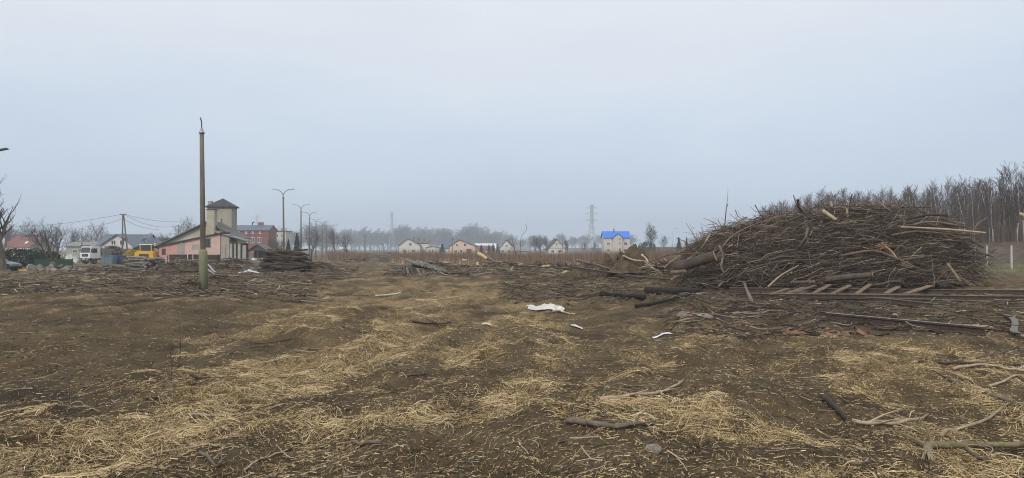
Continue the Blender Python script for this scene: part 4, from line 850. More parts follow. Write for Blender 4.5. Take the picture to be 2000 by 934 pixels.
def twig_heap(name, label, cat, loc, wx, wy, h, n, l0, l1, r0, r1, material, rz=0, group=None, seed=0, flat=.35, big=18, core=M_soilm, parent=None):
    """heap of branches: a core mound, the larger branches one by one, the brushwood as one mass"""
    r_ = np.random.default_rng(seed); root_ = thing(name, label, cat, loc, rz, group)
    if core is not None:
        nn = 20; g = np.linspace(-1, 1, nn); GX, GY = np.meshgrid(g, g); hh = np.clip(1 - GX ** 2 - GY ** 2, 0, 1) ** .6 * h * .78 + .12 * h * fbm(GX * 3 + seed, GY * 3, 3, 3) - .06
        V = np.stack([GX * wx * .46, GY * wy * .46, hh], -1).reshape(-1, 3); i = np.arange(nn - 1)[:, None] * nn; k_ = np.arange(nn - 1)[None]
        link('core', mesh_np('core', V, [np.stack([i + k_, i + k_ + 1, i + nn + k_ + 1, i + nn + k_], -1).reshape(-1, 4)], True), core, root_)
    def piece(rad, ln):
        u, v = r_.normal(0, .38, 2); q = max(0, 1 - u * u - v * v); z = h * q ** .6 * r_.uniform(.5, 1.0); a = r_.normal(0, .7); p = np.array((u * wx * .5, v * wy * .5, z)); d = np.array((math.cos(a), math.sin(a), r_.normal(0, flat * .4)))
        nrm = np.array((-math.sin(a), math.cos(a), 0)); c_ = r_.normal(0, .12) * ln; sg_ = -abs(r_.normal(0, .10)) * ln; T_ = np.linspace(-.5, .5, 5); P = p + T_[:, None] * d * ln + (T_ ** 2)[:, None] * (nrm * c_ + np.array((0, 0, sg_))); P[:, 2] = np.maximum(P[:, 2], .03); P += r_.normal(0, .012 * ln, P.shape); return P, rad * np.linspace(1, .45, 5)
    for j in range(big):
        P, rd = piece(r_.uniform(r1 * .9, r1 * 1.8), r_.uniform(l1 * .7, l1 * 1.2)); MB().tube(P, rd, 5).build('branch', material, root_)
    mb = MB()
    for j in range(n):
        P, rd = piece(r_.uniform(r0, r1), r_.uniform(l0, l1)); mb.tube(P, rd, 3, False, tone=r_.random())
    o_ = mb.build('brushwood', None, root_, tone=True); o_.data.materials.append(M_brush); o_['kind'] = 'stuff'; return root_
M_brush = tone_mat('brushwood', ((0, (.014, .010, .008)), (.35, (.055, .038, .028)), (.62, (.15, .112, .082)), (.85, (.28, .22, .165)), (1, (.48, .40, .30))))
tl = on(167, 115); c_, s_ = math.cos(R(-24)), math.sin(R(-24)); lx, ly = 0, 4.8
twig_heap('branch_load', 'load of dark branches heaped in the tipper body of the truck', 'branches', (tl[0] + c_ * lx - s_ * ly, tl[1] + s_ * lx + c_ * ly, tl[2] + 1.8), 2.2, 5.0, 1.25, 260, .6, 1.8, .012, .03, M_barkd, rz=R(66), seed=2, big=14, core=M_barkd)
def skip(px, d, label, material, L_, rz=0):
    root = thing('skip_container', label, 'skip', on(px, d), rz); hw = L_ / 2
    MB().prism([(-hw * .9, .05), (hw * .9, .05), (hw, 1.35), (hw - .06, 1.35), (hw * .9 - .06, .12), (-hw * .9 + .06, .12), (-hw + .06, 1.35), (-hw, 1.35)], -.8, .8).build('shell', material, root)
    for yy in (-.82, .82): MB().prism([(-hw * .9, .05), (hw * .9, .05), (hw, 1.35), (-hw, 1.35)], yy - .03, yy + .03).build('side_panel', material, root)
    for yy in (-.88, .88):
        for j in range(6): MB().box((-hw * .8 + j * hw * .32, yy, .7), (.08, .07, 1.25)).build('rib', material, root)
    MB().box((0, -.88, 1.36), (L_ + .1, .1, .1)).build('rim', material, root); return root
skip(214, 109, 'pale blue steel skip beside the dump truck', M_skip, 1.7, .1); skip(236, 111, 'dark blue ribbed steel skip before the yellow-flowering bush', M_skip2, 2.0, -.05)
# excavator seen from behind
root = thing('excavator', 'yellow tracked excavator behind the grey log stack', 'excavator', on(287, 104), R(12))
for s_ in (-1, 1): MB().prism([(-1.6, .1), (-1.3, 0), (1.3, 0), (1.6, .1), (1.75, .42), (1.5, .78), (-1.5, .78), (-1.75, .42)], s_ * 1.0 - .25, s_ * 1.0 + .25, 'yz').build('track', M_dsteel, root)
MB().box((0, 0, .95), (1.2, 1.4, .35)).build('undercarriage', M_dsteel, root)
MB().prism([(-1.3, 1.1), (1.3, 1.1), (1.22, 1.95), (.85, 2.15), (-.85, 2.15), (-1.22, 1.95)], -1.5, 1.4).build('engine_cover', M_yel, root); MB().box((0, -1.53, 1.45), (1.3, .06, .5)).build('rear_grille', M_dsteel, root)
cb = MB().prism([(-.9, 2.15), (.7, 2.15), (.62, 3.05), (-.82, 3.05)], -.2, 1.4).build('cab', M_glass, root); MB().box((-.1, .6, 3.1), (1.75, 1.8, .12)).build('cab_roof', M_whitew, cb)
for xx in (-.87, .67): MB().box((xx, -.22, 2.6), (.10, .08, .95)).build('cab_post', M_yel, cb)
MB().tube([(.3, 1.2, 1.6), (.3, 3.0, 3.2), (.3, 4.6, 2.6)], .2, 6).build('boom', M_yel, root); MB().tube([(.3, 4.6, 2.6), (.3, 5.0, .9)], .15, 6).build('dipper_arm', M_yel, root); MB().prism([(4.6, .2), (5.4, .2), (5.3, .95), (4.9, .95)], -.2, .8, 'yz').build('bucket', M_dsteel, root)
# the black car behind the lane tree
root = thing('parked_car', 'black parked car whose bonnet shows beside the thick lane tree', 'car', on(-10, 67.5), 0)
M_carp = mat('black car paint', (.010, .010, .012), (.014, .014, .016), rough=.2, spec=.7)
MB().prism([(-2.1, .25), (2.05, .25), (2.12, .5), (2.0, .72), (1.6, .86), (.95, .96), (-1.9, .98), (-2.1, .7)], -.85, .85).build('body', M_carp, root)
MB().prism([(-1.7, .975), (.98, .955), (.35, 1.42), (-1.2, 1.45)], -.72, .72).build('cabin', M_glass, root); MB().prism([(-1.2, 1.452), (.35, 1.422), (.3, 1.49), (-1.1, 1.52)], -.68, .68).build('roof', M_carp, root)
for xx in (-1.35, 1.35):
    for yy in (-.78, .78): wheel(root, (xx, yy, .31), .33, .2, 'y')
for yy in (-.62, .62): MB().box((2.03, yy, .62), (.14, .3, .14)).build('headlight', M_galv, root)
MB().box((2.1, 0, .42), (.08, 1.5, .2)).build('bumper', M_carp, root)

# ------------------------------------------------------------------ stacks of sleepers, logs, rocks
def timber_mesh(L_, w_, h, seed, name='sleeper'):
    r_ = random.Random(seed); n = 5; V = []
    for i in range(n):
        x_ = -L_ / 2 + L_ * i / (n - 1) + (r_.uniform(-.02, .02) if i in (0, n - 1) else 0); c = w_ * .12
        for (yy, zz) in ((-w_ / 2 + c, -h / 2), (w_ / 2 - c, -h / 2), (w_ / 2, -h / 2 + c), (w_ / 2, h / 2 - c), (w_ / 2 - c, h / 2), (-w_ / 2 + c, h / 2), (-w_ / 2, h / 2 - c), (-w_ / 2, -h / 2 + c)):
            V.append((x_, yy + r_.uniform(-.012, .012), zz + r_.uniform(-.012, .012)))
    mb = MB().put(V, [(i * 8 + j, i * 8 + (j + 1) % 8, i * 8 + 8 + (j + 1) % 8, i * 8 + 8 + j) for i in range(n - 1) for j in range(8)]); mb.g += [list(range(8))[::-1], list(range((n - 1) * 8, n * 8))]; return mb.mesh(name)
SL = [timber_mesh(2.5, .25, .15, k) for k in range(4)]; SG = [timber_mesh(2.5, .25, .16, 20 + k) for k in range(4)]
def place(me, material, name, loc, rot, label, cat, group, s=(1, 1, 1)):
    me2 = me if (me.materials and me.materials[0] == material) else None
    if me2 is None:
        if not me.materials: me.materials.append(material); me2 = me
        else: me2 = me.copy(); me2.materials.clear(); me2.materials.append(material)
    o_ = bpy.data.objects.new(name, me2); COL.objects.link(o_); o_.location = loc; o_.rotation_euler = rot; o_.scale = s; return tag(o_, label, cat, group)
rs = random.Random(11)
def sleeper_heap(px0, px1, d, layers, rows, label, group, meshes, material, jit=.16, cols=2, th=.15, topw=.75):
    xa, xb = P0(px0, d), P0(px1, d); W = xb - xa
    for L_ in range(layers):
        f = L_ / max(1, layers - 1); w_ = W * (1 - (1 - topw) * f); nr = max(2, int(rows * (1 - .5 * f)))
        for r_ in range(nr):
            for c_ in range(cols):
                x_ = (xa + xb) / 2 + ((c_ + .5) / cols - .5) * (w_ - 2.5 + 2.5 / cols * 1) * 1.0 + rs.uniform(-.25, .25); y_ = d + (r_ - nr / 2) * .30 + rs.uniform(-.05, .05); z_ = gz1(x_, d) + .06 + L_ * th
                place(meshes[rs.randrange(len(meshes))], material, 'sleeper', (x_, y_, z_ + rs.uniform(-.01, .05)), (rs.uniform(-.1, .1), rs.gauss(0, jit * .5), rs.gauss(0, jit)), label, 'sleeper', group)
sleeper_heap(503, 612, 63.0, 12, 5, 'tarred wooden sleeper in the big dark heap below the first double-armed lamp', 'sleepers of the big dark heap', SL, M_sleep, .24, 2, .165)
sleeper_heap(718, 774, 128, 10, 5, 'grey sleeper in the stack beside the cleared railway bed', 'sleepers of the far grey stack', SG, M_greysl, .14, 2, .18, .7)
LG = []
for k_ in range(4):
    r_ = np.random.default_rng(90 + k_); xs_ = np.linspace(-1, 1, 6); LG.append(MB().tube(np.stack([xs_, r_.normal(0, .03, 6), r_.normal(0, .025, 6)], -1), r_.uniform(.085, .125, 6), 8).mesh('log', True))
M_glog = mat('weathered grey log', (.075, .066, .055), (.24, .215, .18), scale=3, stretch=(.7, 6, 6), bump=.5, bscale=16, var=.5)
for L_ in range(8):
    for r_ in range(4):
        x_ = P0(272, 66) + rs.uniform(-.25, .35); y_ = 65.3 + r_ * .26 + rs.uniform(-.06, .06); ln = rs.uniform(.95, 1.35) * (1 - .03 * L_); place(LG[rs.randrange(4)], M_glog, 'log', (x_, y_, gz1(P0(272, 66), 66) + .10 + L_ * .185 + rs.uniform(-.02, .02)), (rs.random() * 6, rs.gauss(0, .035), rs.gauss(0, .07)), 'weathered grey log lying lengthwise in the log stack before the excavator', 'log', 'lengthwise logs of the grey stack', (ln, rs.uniform(.8, 1.3), rs.uniform(.8, 1.3)))
for L_ in range(7):
    for c_ in range(7 - L_ // 2):
        x_ = P0(302, 66) + (c_ - 3 + L_ * .25) * .235 + rs.uniform(-.04, .04); place(LG[rs.randrange(4)], M_glog, 'log', (x_, 66.2 + rs.uniform(-.3, .1), gz1(P0(302, 66), 66) + .10 + L_ * .19 + rs.uniform(-.02, .02)), (rs.random() * 6, rs.gauss(0, .04), math.pi / 2 + rs.gauss(0, .12)), 'weathered grey log lying end-on in the log stack before the excavator', 'log', 'end-on logs of the grey stack', (rs.uniform(.8, 1.0), rs.uniform(.8, 1.25), rs.uniform(.8, 1.25)))
# banded sleeper bundles before the pink wall
for b_, (pa, pb, dd, nz_) in enumerate(((327, 365, 82, 5), (366, 394, 82.2, 5), (394, 426, 82.1, 5))):
    for L_ in range(nz_ * 2):
        for r_ in range(3):
            x_ = P0((pa + pb) / 2, dd); sc_ = (P0(pb, dd) - P0(pa, dd)) / 2.55
            place(SL[rs.randrange(4)], M_sleep, 'sleeper', (x_ + rs.uniform(-.03, .03), dd + r_ * .28, gz1(x_, dd) + .08 + L_ * .155 + (.05 if L_ >= 6 else 0)), (0, rs.uniform(-.01, .01), rs.uniform(-.02, .02)), 'dark sleeper bound in the bundle below the red annex panel' if b_ == 0 else ('dark sleeper bound in the middle bundle before the pink wall' if b_ == 1 else 'dark sleeper bound in the bundle below the annex window'), 'sleeper', 'banded sleeper bundles', (sc_, 1, 1))
for j, px in enumerate((330, 366.5, 377, 398)):
    x_ = P0(px, 81.8); o = MB().box((0, 0, .85), (.05, .03, 1.7)).box((0, .35, 1.71), (.05, .75, .03)).build('binding_strap', M_whitew); o.location = (x_, 81.8, gz1(x_, 81.8)); tag(o, 'white strap around the dark sleeper bundles', 'strap', 'white straps of the sleeper bundles')
# upended beams of a dismantled track panel
def beam_px(name, p0, p1, d0, d1, w_, h, material, label, cat, group=None, lift=0.0):
    a = np.array((P0(p0[0], d0), d0, PZ(p0[1], d0))); b = np.array((P0(p1[0], d1), d1, PZ(p1[1], d1))); v = Vector(b - a); me = timber_mesh(v.length, w_, h, hash(p0) & 255, name); me.materials.append(material)
    o_ = bpy.data.objects.new(name, me); COL.objects.link(o_); o_.location = tuple((a + b) / 2 + np.array((0, 0, lift))); o_.rotation_euler = v.to_track_quat('X', 'Z').to_euler(); return tag(o_, label, cat, group)
for j in range(11):
    q = j / 10; beam_px('track_beam', (783 + 75 * q + rs.uniform(-3, 3), 506 + 12 * q + rs.uniform(-2, 2)), (822 + 62 * q + rs.uniform(-3, 3), 518 + 18 * q), 53 + rs.uniform(-.5, .5), 52.4, .2, .14, M_greysl, 'grey beam lying askew in the dismantled track panel amid the cleared bed', 'beam', 'beams of the dismantled track panel')
for j in range(9):
    q = j / 8; beam_px('track_beam', (788 + 60 * q + rs.uniform(-4, 4), 522 + 6 * q), (794 + 62 * q + rs.uniform(-6, 6), 536 + 3 * q), 52.6, 51.9, .16, .12, M_greysl if j % 2 else M_sleep, 'short dark beam end sticking up before the dismantled track panel', 'beam', 'short beam ends of the track panel')
beam_px('long_beam', (776, 538), (850, 533), 52, 52.4, .16, .12, M_greysl, 'long grey beam lying along the front of the dismantled track panel', 'beam'); beam_px('long_beam', (888, 532), (915, 536), 53, 52.2, .22, .16, M_sleep, 'dark beam stub lying past the end of the dismantled track panel', 'beam')
twig_heap('root_heap', 'dark heap of roots and soil under the dismantled track panel', 'heap', on(845, 53.4), 5.0, 2.2, .75, 380, .3, 1.1, .010, .03, M_barkd, seed=21)
twig_heap('branch_heap', 'flat heap of dark rotten branches before the grey log stack', 'heap', on(213, 60), 3.8, 2.0, .62, 420, .5, 1.5, .012, .035, M_barkd, seed=22)
twig_heap('branch_heap', 'brown brushwood heap before the banded sleeper bundles', 'heap', on(360, 60.5), 3.6, 2.4, .95, 520, .4, 1.4, .010, .028, M_barkred, seed=23)
twig_heap('branch_heap', 'loose brown brushwood beside the lamp post below the annex window', 'heap', on(440, 68), 4.0, 2.4, .8, 460, .4, 1.5, .010, .03, M_barkred, seed=24)
twig_heap('branch_heap', 'brushwood and planks heaped before the station porch', 'heap', on(455, 92), 6.5, 3.0, 1.2, 420, .6, 2.0, .015, .045, M_bark, seed=25)
twig_heap('branch_heap', 'low pale brushwood spilling from the end of the big sleeper heap', 'heap', on(626, 64), 3.2, 2.2, .9, 420, .4, 1.3, .010, .03, M_barkred, seed=26)
twig_heap('root_stump', 'uprooted stump with tangled roots at the foot of the snapped lamp post', 'stump', on(372, 36.2), 1.15, .9, .55, 240, .2, .6, .006, .018, M_barkred, seed=27, flat=1.2, big=10)
twig_heap('branch_heap', 'brushwood behind the foot of the snapped lamp post', 'heap', on(425, 40), 2.2, 1.6, .45, 260, .3, 1.0, .008, .02, M_barkred, seed=28)
twig_heap('branch_heap', 'low dark heap beside the far grey sleeper stack', 'heap', on(700, 122), 5.0, 3, .8, 260, .6, 1.8, .015, .04, M_barkd, seed=29)
for j, (px, d, lab) in enumerate(((925, 66, 'low tangle of cut stems below the split yellow trunk'), (985, 62, 'low tangle of cut stems beside the broken reddish stem'), (1060, 58, 'low tangle of cut stems below the half-timbered gable'), (1140, 52, 'low dark tangle of stems beside the leaning rail'))): twig_heap('branch_heap', lab, 'heap', on(px, d), 4.5, 2.4, .6, 340, .5, 1.8, .010, .03, M_barkred, seed=30 + j)
# rocks
RM = [rock_mesh(k) for k in range(6)]
for m_ in RM: m_.materials.append(M_stone)
for j in range(44):
    px = rs.uniform(58, 172); d = rs.uniform(66.5, 70.5); x_, y_, z_ = on(px, d); up = .0
    s_ = rs.uniform(.20, .42); f = 1 - abs((px - 112) / 62); zz = z_ + s_ * .35 + (rs.random() * .55 * f if d > 68 else 0)
    o = bpy.data.objects.new('rock', RM[j % 6]); COL.objects.link(o); o.location = (x_, y_, zz); o.rotation_euler = (rs.random() * 6, rs.random() * 6, rs.random() * 6); o.scale = (s_ * 1.25, s_, s_ * .8); tag(o, 'rounded field stone in the rock heap beside the lane', 'rock', 'stones of the rock heap')
# yard clutter on the left
def sheet(name, px, py, w_, dp, h, material, label, cat, seed=0, rz=0, d=None):
    x_, y_, z_ = hit(px, py) if d is None else on(px, d); n = 26; g = np.linspace(-1, 1, n); GX, GY = np.meshgrid(g, g)
    edge = 1 + .35 * fbm(np.arctan2(GY, GX) * 1.3 + seed, GX * 0 + seed, 7, 2); hh = h * (.35 + 1.1 * np.abs(fbm(GX * 2.2 + seed, GY * 1.6, 11, 4))) * np.clip(1.15 - GX ** 2 * .8 - GY ** 2 * .8, .05, 1)
    XX, YY = GX * w_ / 2 * edge, GY * dp / 2 * edge; gzz = gz(XX * math.cos(rz) - YY * math.sin(rz) + x_, XX * math.sin(rz) + YY * math.cos(rz) + y_) - z_
    V = np.stack([XX, YY, gzz + .03 + hh], -1).reshape(-1, 3); i = np.arange(n - 1)[:, None] * n; k_ = np.arange(n - 1)[None]
    o = link(name, mesh_np(name, V, [np.stack([i + k_, i + k_ + 1, i + n + k_ + 1, i + n + k_], -1).reshape(-1, 4)], False), material); md = o.modifiers.new('thick', 'SOLIDIFY'); md.thickness = .008
    o.location = (x_, y_, z_); o.rotation_euler = (0, 0, rz); return tag(o, label, cat)
sheet('plastic_tarp', 66, 518, .6, .6, .6, M_plastb, 'crumpled white tarp standing beside the rock heap', 'tarp', 3, d=69.5); sheet('orange_plastic', 45, 519, 1.0, .6, .25, mat('orange plastic', (.5, .24, .04), (.6, .33, .08)), 'flat orange plastic sheet on the ground behind the black car', 'plastic', 4, d=70)
for j, (px, d, w_, h_) in enumerate(((126, 126, 2.2, 1.5), (138, 124, 2.2, 1.9), (146, 122, 1.6, 1.4))): sheet('wrapped_bale', px, 500, w_, 1.6, h_, M_plastw, ('low white wrapped heap next to the cream tank', 'tallest white wrapped heap behind the rocks', 'white wrapped heap touching the truck cab')[j], 'wrapped heap', 8 + j, d=d)
tk = thing('cream_tank', 'pale yellow plastic tank behind the many-stemmed tree', 'tank', on(118, 118)); MB().box((0, 0, .75), (1.1, 1.0, 1.1)).build('tank', mat('cream plastic', (.56, .52, .28), (.66, .62, .38)), tk)
for s_ in (-.5, 0, .5): MB().box((s_, -.52, .75), (.05, .04, 1.2)).build('cage_bar', M_galv, tk)
MB().box((0, 0, .1), (1.2, 1.1, .2)).build('pallet', M_plank, tk)
fn = thing('mesh_fence', 'low dark green mesh fence behind the rock heap', 'fence', (P0(105, 80), 80, gz1(P0(105, 80), 80))); M_green = mat('green fence mesh', (.012, .035, .020), (.025, .06, .035))
for j in range(5): MB().box((-2.2 + j * 1.1, 0, .6), (.06, .06, 1.3)).build('post', M_green, fn)
for j in range(4): MB().box((-1.65 + j * 1.1, .0, .62), (1.02, .02, 1.05)).build('panel', M_green, fn)
beam_px('metal_strip', (406, 516), (421, 532), 44, 42, .09, .03, M_galv, 'upper pale metal strip leaning behind the snapped lamp post', 'strip'); beam_px('metal_strip', (405, 525), (419, 535), 43.5, 42, .09, .03, M_galv, 'lower pale metal strip leaning behind the snapped lamp post', 'strip')
sheet('plastic_sheet', 487, 532, 2.0, .8, .28, M_plastb, 'pale bluish plastic sheet before the big sleeper heap', 'plastic sheet', 12, d=58.5); sheet('plastic_sheet', 573, 534, 2.0, .6, .14, M_plastk, 'shiny black plastic sheet at the foot of the big sleeper heap', 'plastic sheet', 13, d=58.5)
sheet('white_sheet', 1065, 605, 1.15, .8, .20, M_plastw, 'crumpled white plastic sheet lying on open straw', 'plastic sheet', 14, rz=-.25)
sheet('plastic_scrap', 950, 635, .22, .12, .03, M_plastw, 'tiny white plastic scrap on open straw', 'scrap', 15); sheet('plastic_scrap', 1292, 656, .42, .09, .02, mat('pale blue plastic', (.50, .56, .66), (.62, .67, .75), rough=.4), 'narrow pale blue plastic strip on straw', 'scrap', 16, rz=.1)
sheet('plastic_scrap', 1128, 641, .30, .12, .05, M_plastw, 'small grey-white plastic scrap half buried in soil', 'scrap', 17)

# ------------------------------------------------------------------ the great brush heap
def brush_heap():
    r_ = np.random.default_rng(77); d0 = 37.5; cx_ = P0(1603, d0); g = gz1(cx_, d0); root_ = thing('brush_heap', 'huge heap of cut brushwood and branches before the birch wood', 'brush heap', (cx_, d0, g))
    HX, HYY, HZ = 7.3, 3.5, 4.05
    prof = ([-7.9, -7.5, -6.9, -5.5, -4.1, -2.7, -1.1, .55, 2.2, 4.1, 5.5, 6.7, 7.3, 7.7, 8.2], [.3, 1.5, 2.3, 3.05, 3.4, 3.65, 3.95, 4.2, 4.3, 4.15, 3.85, 3.4, 2.7, 1.6, .2])
    def fd(x_): return np.interp(x_, [2.5, 5.0, 7.7], [1, .75, .25])      # the front draws back towards the fence side
    def top(x_): return np.interp(x_, *prof)
    def surf(x_, v): return top(x_) * np.clip(1 - np.abs(v) ** 2.3, 0, 1)      # v = y / half depth
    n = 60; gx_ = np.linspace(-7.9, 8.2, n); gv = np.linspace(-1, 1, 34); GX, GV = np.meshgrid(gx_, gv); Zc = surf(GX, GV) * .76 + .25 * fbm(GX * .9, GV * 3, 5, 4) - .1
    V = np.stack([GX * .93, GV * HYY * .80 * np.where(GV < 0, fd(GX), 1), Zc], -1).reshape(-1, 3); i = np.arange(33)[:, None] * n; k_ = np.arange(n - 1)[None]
    link('core', mesh_np('core', V, [np.stack([i + k_, i + k_ + 1, i + n + k_ + 1, i + n + k_], -1).reshape(-1, 4)], True), mat('shade-dark packed brushwood', (.010, .007, .005), (.035, .025, .019), scale=3, stretch=(.4, 3, 3), bump=1, bscale=8), root_)  # near-black core colour paints in the deep shade between the branches
    def piece(ln, rad, out_=0.0, seg=6, front=None):
        while True:
            x_ = r_.uniform(-7.7, 7.7); v = (r_.beta(1.3, 2.2) * 1.0) * (-1 if r_.random() < .80 else 1)
            if r_.random() < .25: v = -r_.uniform(.5, .98)
            if r_.random() < (top(x_) / 4.05) ** .7 + .05: break
        dep = min(1.06, r_.uniform(.74, 1.0) + abs(r_.normal(0, .03))); p = np.array((x_, v * HYY * dep * (fd(x_) if v < 0 else 1), surf(x_, v) * dep + .03))
        # run along the heap, bending over its back
        sl = (surf(x_ + .3, v) - surf(x_ - .3, v)) / .6; yaw = r_.normal(0, .42); el = math.atan(sl) * .75 + r_.normal(.02, .20); dr = np.array((math.cos(yaw) * math.cos(el), math.sin(yaw) * math.cos(el), math.sin(el)))
        if r_.random() < .36: el = r_.normal(0, .75); dr = np.array((math.cos(el) * r_.choice([-1, 1]), r_.normal(0, .25), math.sin(el)))
        T_ = np.linspace(-.5, .5, seg); sag = abs(r_.normal(.13, .10)) * ln; cv = r_.normal(0, .22) * ln
        P = p + T_[:, None] * dr * ln - (T_ ** 2)[:, None] * np.array((0, -cv, sag)) + r_.normal(0, .022 * ln, (seg, 3)); P[:, 2] = np.maximum(P[:, 2], -.02); P[:, 1] -= out_ * r_.random()
        rd = rad * np.linspace(1, .35, seg); return (P, rd) if r_.random() < .6 else (P[::-1], rd)
    pal = [M_barkred, M_bark, M_barkd, M_bark, M_barkred, M_barkd, M_bark, M_palebr]
    for j in range(265):
        P, rd = piece(r_.uniform(1.6, 4.4), r_.gamma(3, .008) + .012, .25, 7); mb = MB().tube(P, rd, 5)
        for q in range(r_.integers(1, 4)):
            i_ = r_.integers(2, 6); dd = (P[i_] - P[i_ - 1]); dd /= np.linalg.norm(dd); dd = dd + r_.normal(0, .5, 3); dd /= np.linalg.norm(dd); l_ = r_.uniform(.4, 1.3); mb.tube([P[i_], P[i_] + dd * l_ * .5 + r_.normal(0, .04, 3), P[i_] + dd * l_], [rd[i_] * .55, rd[i_] * .4, rd[i_] * .2], 4, False)
        mb.build('branch', pal[j % len(pal)], root_)
    mb = MB()
    for j in range(14000):
        P, rd = piece(r_.uniform(.5, 2.3), r_.uniform(.0045, .014), .15, 5); mb.tube(P, rd, 3, False, tone=np.clip(r_.normal(.46, .30), 0, 1))
    # fine tops fanning out low on the side towards the fence, and on the opposite tip
    for j in range(900):
        side = 1 if j < 520 else -1; x_ = r_.uniform(4.5, 7.6) if side > 0 else -r_.uniform(5.5, 7.5); z_ = r_.uniform(.1, top(x_) * .95); p = np.array((x_, r_.uniform(-1.4, .8) if side > 0 else r_.uniform(-2.6, .8), z_)); ln = r_.uniform(.8, 2.3) if side > 0 else r_.uniform(.4, 1.2)
        el = r_.normal(-.25 if z_ > 1 else .05, .28); dr = np.array((side * math.cos(el), r_.normal(-.1, .3), math.sin(el))); T_ = np.linspace(0, 1, 5); P = p + T_[:, None] * dr * ln - (T_ ** 2)[:, None] * np.array((0, 0, .22 * ln)) + r_.normal(0, .02 * ln, (5, 3)); P[:, 2] = np.maximum(P[:, 2], .02)
        mb.tube(P, r_.uniform(.006, .018) * np.linspace(1, .35, 5), 3, False, tone=np.clip(r_.normal(.5, .22), 0, 1))
    # wisps standing off the crest
    for j in range(420):
        x_ = r_.uniform(-7.4, 7.2); p = np.array((x_, r_.uniform(-1.2, 1), top(x_) * .96)); dr = np.array((r_.normal(0, .8), r_.normal(0, .3), abs(r_.normal(.25, .25)))); ln = r_.uniform(.25, .9); T_ = np.linspace(0, 1, 4); P = p + T_[:, None] * dr * ln + r_.normal(0, .04 * ln, (4, 3)) - (T_ ** 2)[:, None] * np.array((0, 0, .15 * ln)); mb.tube(P, r_.uniform(.005, .010) * np.linspace(1, .4, 4), 3, False, tone=np.clip(r_.normal(.4, .2), 0, 1))
    o_ = mb.build('brushwood', M_brush, root_, tone=True); o_['kind'] = 'stuff'
    def limb(pts, d_, rad, material, cut=None, name='limb', taper=.6):     # a limb named by photo pixels, at its depth in the heap
        P = np.array([(P0(a, d_[i] if isinstance(d_, (list, tuple)) else d_) - cx_, (d_[i] if isinstance(d_, (list, tuple)) else d_) - d0, PZ(b, d_[i] if isinstance(d_, (list, tuple)) else d_) - g) for i, (a, b) in enumerate(pts)]); S = spline(P, 9); rd = rad * np.linspace(1, taper, 9)
        o_ = MB().tube(S, rd, 9).build(name, material, root_, True)
        if cut:
            e = S[0] if cut < 0 else S[-1]; t_ = (S[0] - S[1]) if cut < 0 else (S[-1] - S[-2]); t_ /= np.linalg.norm(t_); MB().tube([e - t_ * .02, e + t_ * .012], rd[0 if cut < 0 else -1] * .97, 9).build('cut_end', M_cut, o_)
        return o_
    limb([(1318, 523), (1357, 512), (1396, 500)], [34.4, 34.0, 33.6], .27, M_barkd, 1, 'log', .95); limb([(1338, 530), (1310, 533)], 34, .10, M_bark, -1, 'log', 1)
    limb([(1600, 548), (1655, 541), (1704, 537)], [34.5, 33.8, 33.2], .16, M_bark, 1, 'log', .85); limb([(1548, 552), (1590, 551)], [33.4, 33.2], .09, M_bark, 1, 'log', .9)
    limb([(1608, 412), (1634, 430)], [35.8, 35.2], .10, M_palebr, -1, 'limb', .8); limb([(1656, 424), (1654, 407)], 36, .07, M_palebr, 1); limb([(1625, 404), (1623, 394)], 36, .06, M_palebr, 1)
    limb([(1740, 460), (1790, 452), (1855, 457)], [35, 34.6, 34.2], .055, M_bark, 1, taper=.8); limb([(1700, 452), (1780, 446), (1895, 460)], [35, 34.6, 34], .05, M_barkd, 1, taper=.8); limb([(1760, 444), (1850, 448), (1925, 455)], [35, 34.6, 34.0], .055, M_palebr, 1, taper=.8)
    limb([(1770, 430), (1810, 420), (1852, 421)], [35.4, 35, 34.6], .065, M_barkd, 1, taper=.9); limb([(1780, 440), (1820, 433), (1868, 440)], [35.2, 34.8, 34.4], .05, M_bark, 1, taper=.9)
    limb([(1700, 515), (1760, 508), (1818, 500)], [33.4, 33.2, 33.0], .07, M_barkred, 1, taper=.9); limb([(1850, 515), (1862, 532), (1874, 549)], [33.6, 33.3, 33.0], .075, M_moss, 1, taper=.9)
    limb([(1500, 560), (1525, 538), (1560, 518)], [32.6, 32.9, 33.2], .05, M_palebr, -1, taper=.5); limb([(1405, 480), (1412, 500), (1408, 520), (1414, 535)], [33, 32.8, 32.6, 32.5], .06, M_bark, taper=.8)
    limb([(1722, 476), (1740, 490), (1752, 505)], [34, 33.5, 33.2], .05, M_cut, taper=.6); limb([(1640, 500), (1700, 490), (1740, 500), (1810, 532)], [33.6, 33.3, 33.1, 32.9], .06, M_barkred, taper=.5)
    limb([(1430, 545), (1480, 520), (1560, 508), (1650, 512)], [33, 33, 33, 33], .045, M_barkd, taper=.5); limb([(1390, 525), (1420, 470), (1470, 440), (1540, 418)], [34.2, 34.2, 34.4, 35], .05, M_barkred, taper=.5)
    limb([(1507, 420), (1500, 412), (1478, 414), (1466, 404)], [36, 36, 36, 36], .022, M_barkd, taper=.4); limb([(1500, 416), (1488, 406)], 36, .014, M_barkd); limb([(1400, 438), (1385, 430), (1374, 426)], 36, .018, M_barkd, taper=.4); limb([(1680, 395), (1668, 385), (1660, 376)], 36, .016, M_barkd)
    sp = MB()
    P = [np.array((P0(1722, 33.9) - cx_, 33.9 - d0, PZ(482, 33.9) - g))]
    for q in range(22): e = P[0] + np.array((r_.uniform(-.35, .55), r_.uniform(-.25, 0), r_.uniform(-.3, .3))); sp.tube([P[0] + r_.normal(0, .12, 3), e], [.035, .006], 4)
    sp.build('splintered_wood', mat('splintered orange wood', (.17, .09, .05), (.28, .17, .10)), root_); return root_
brush_heap()
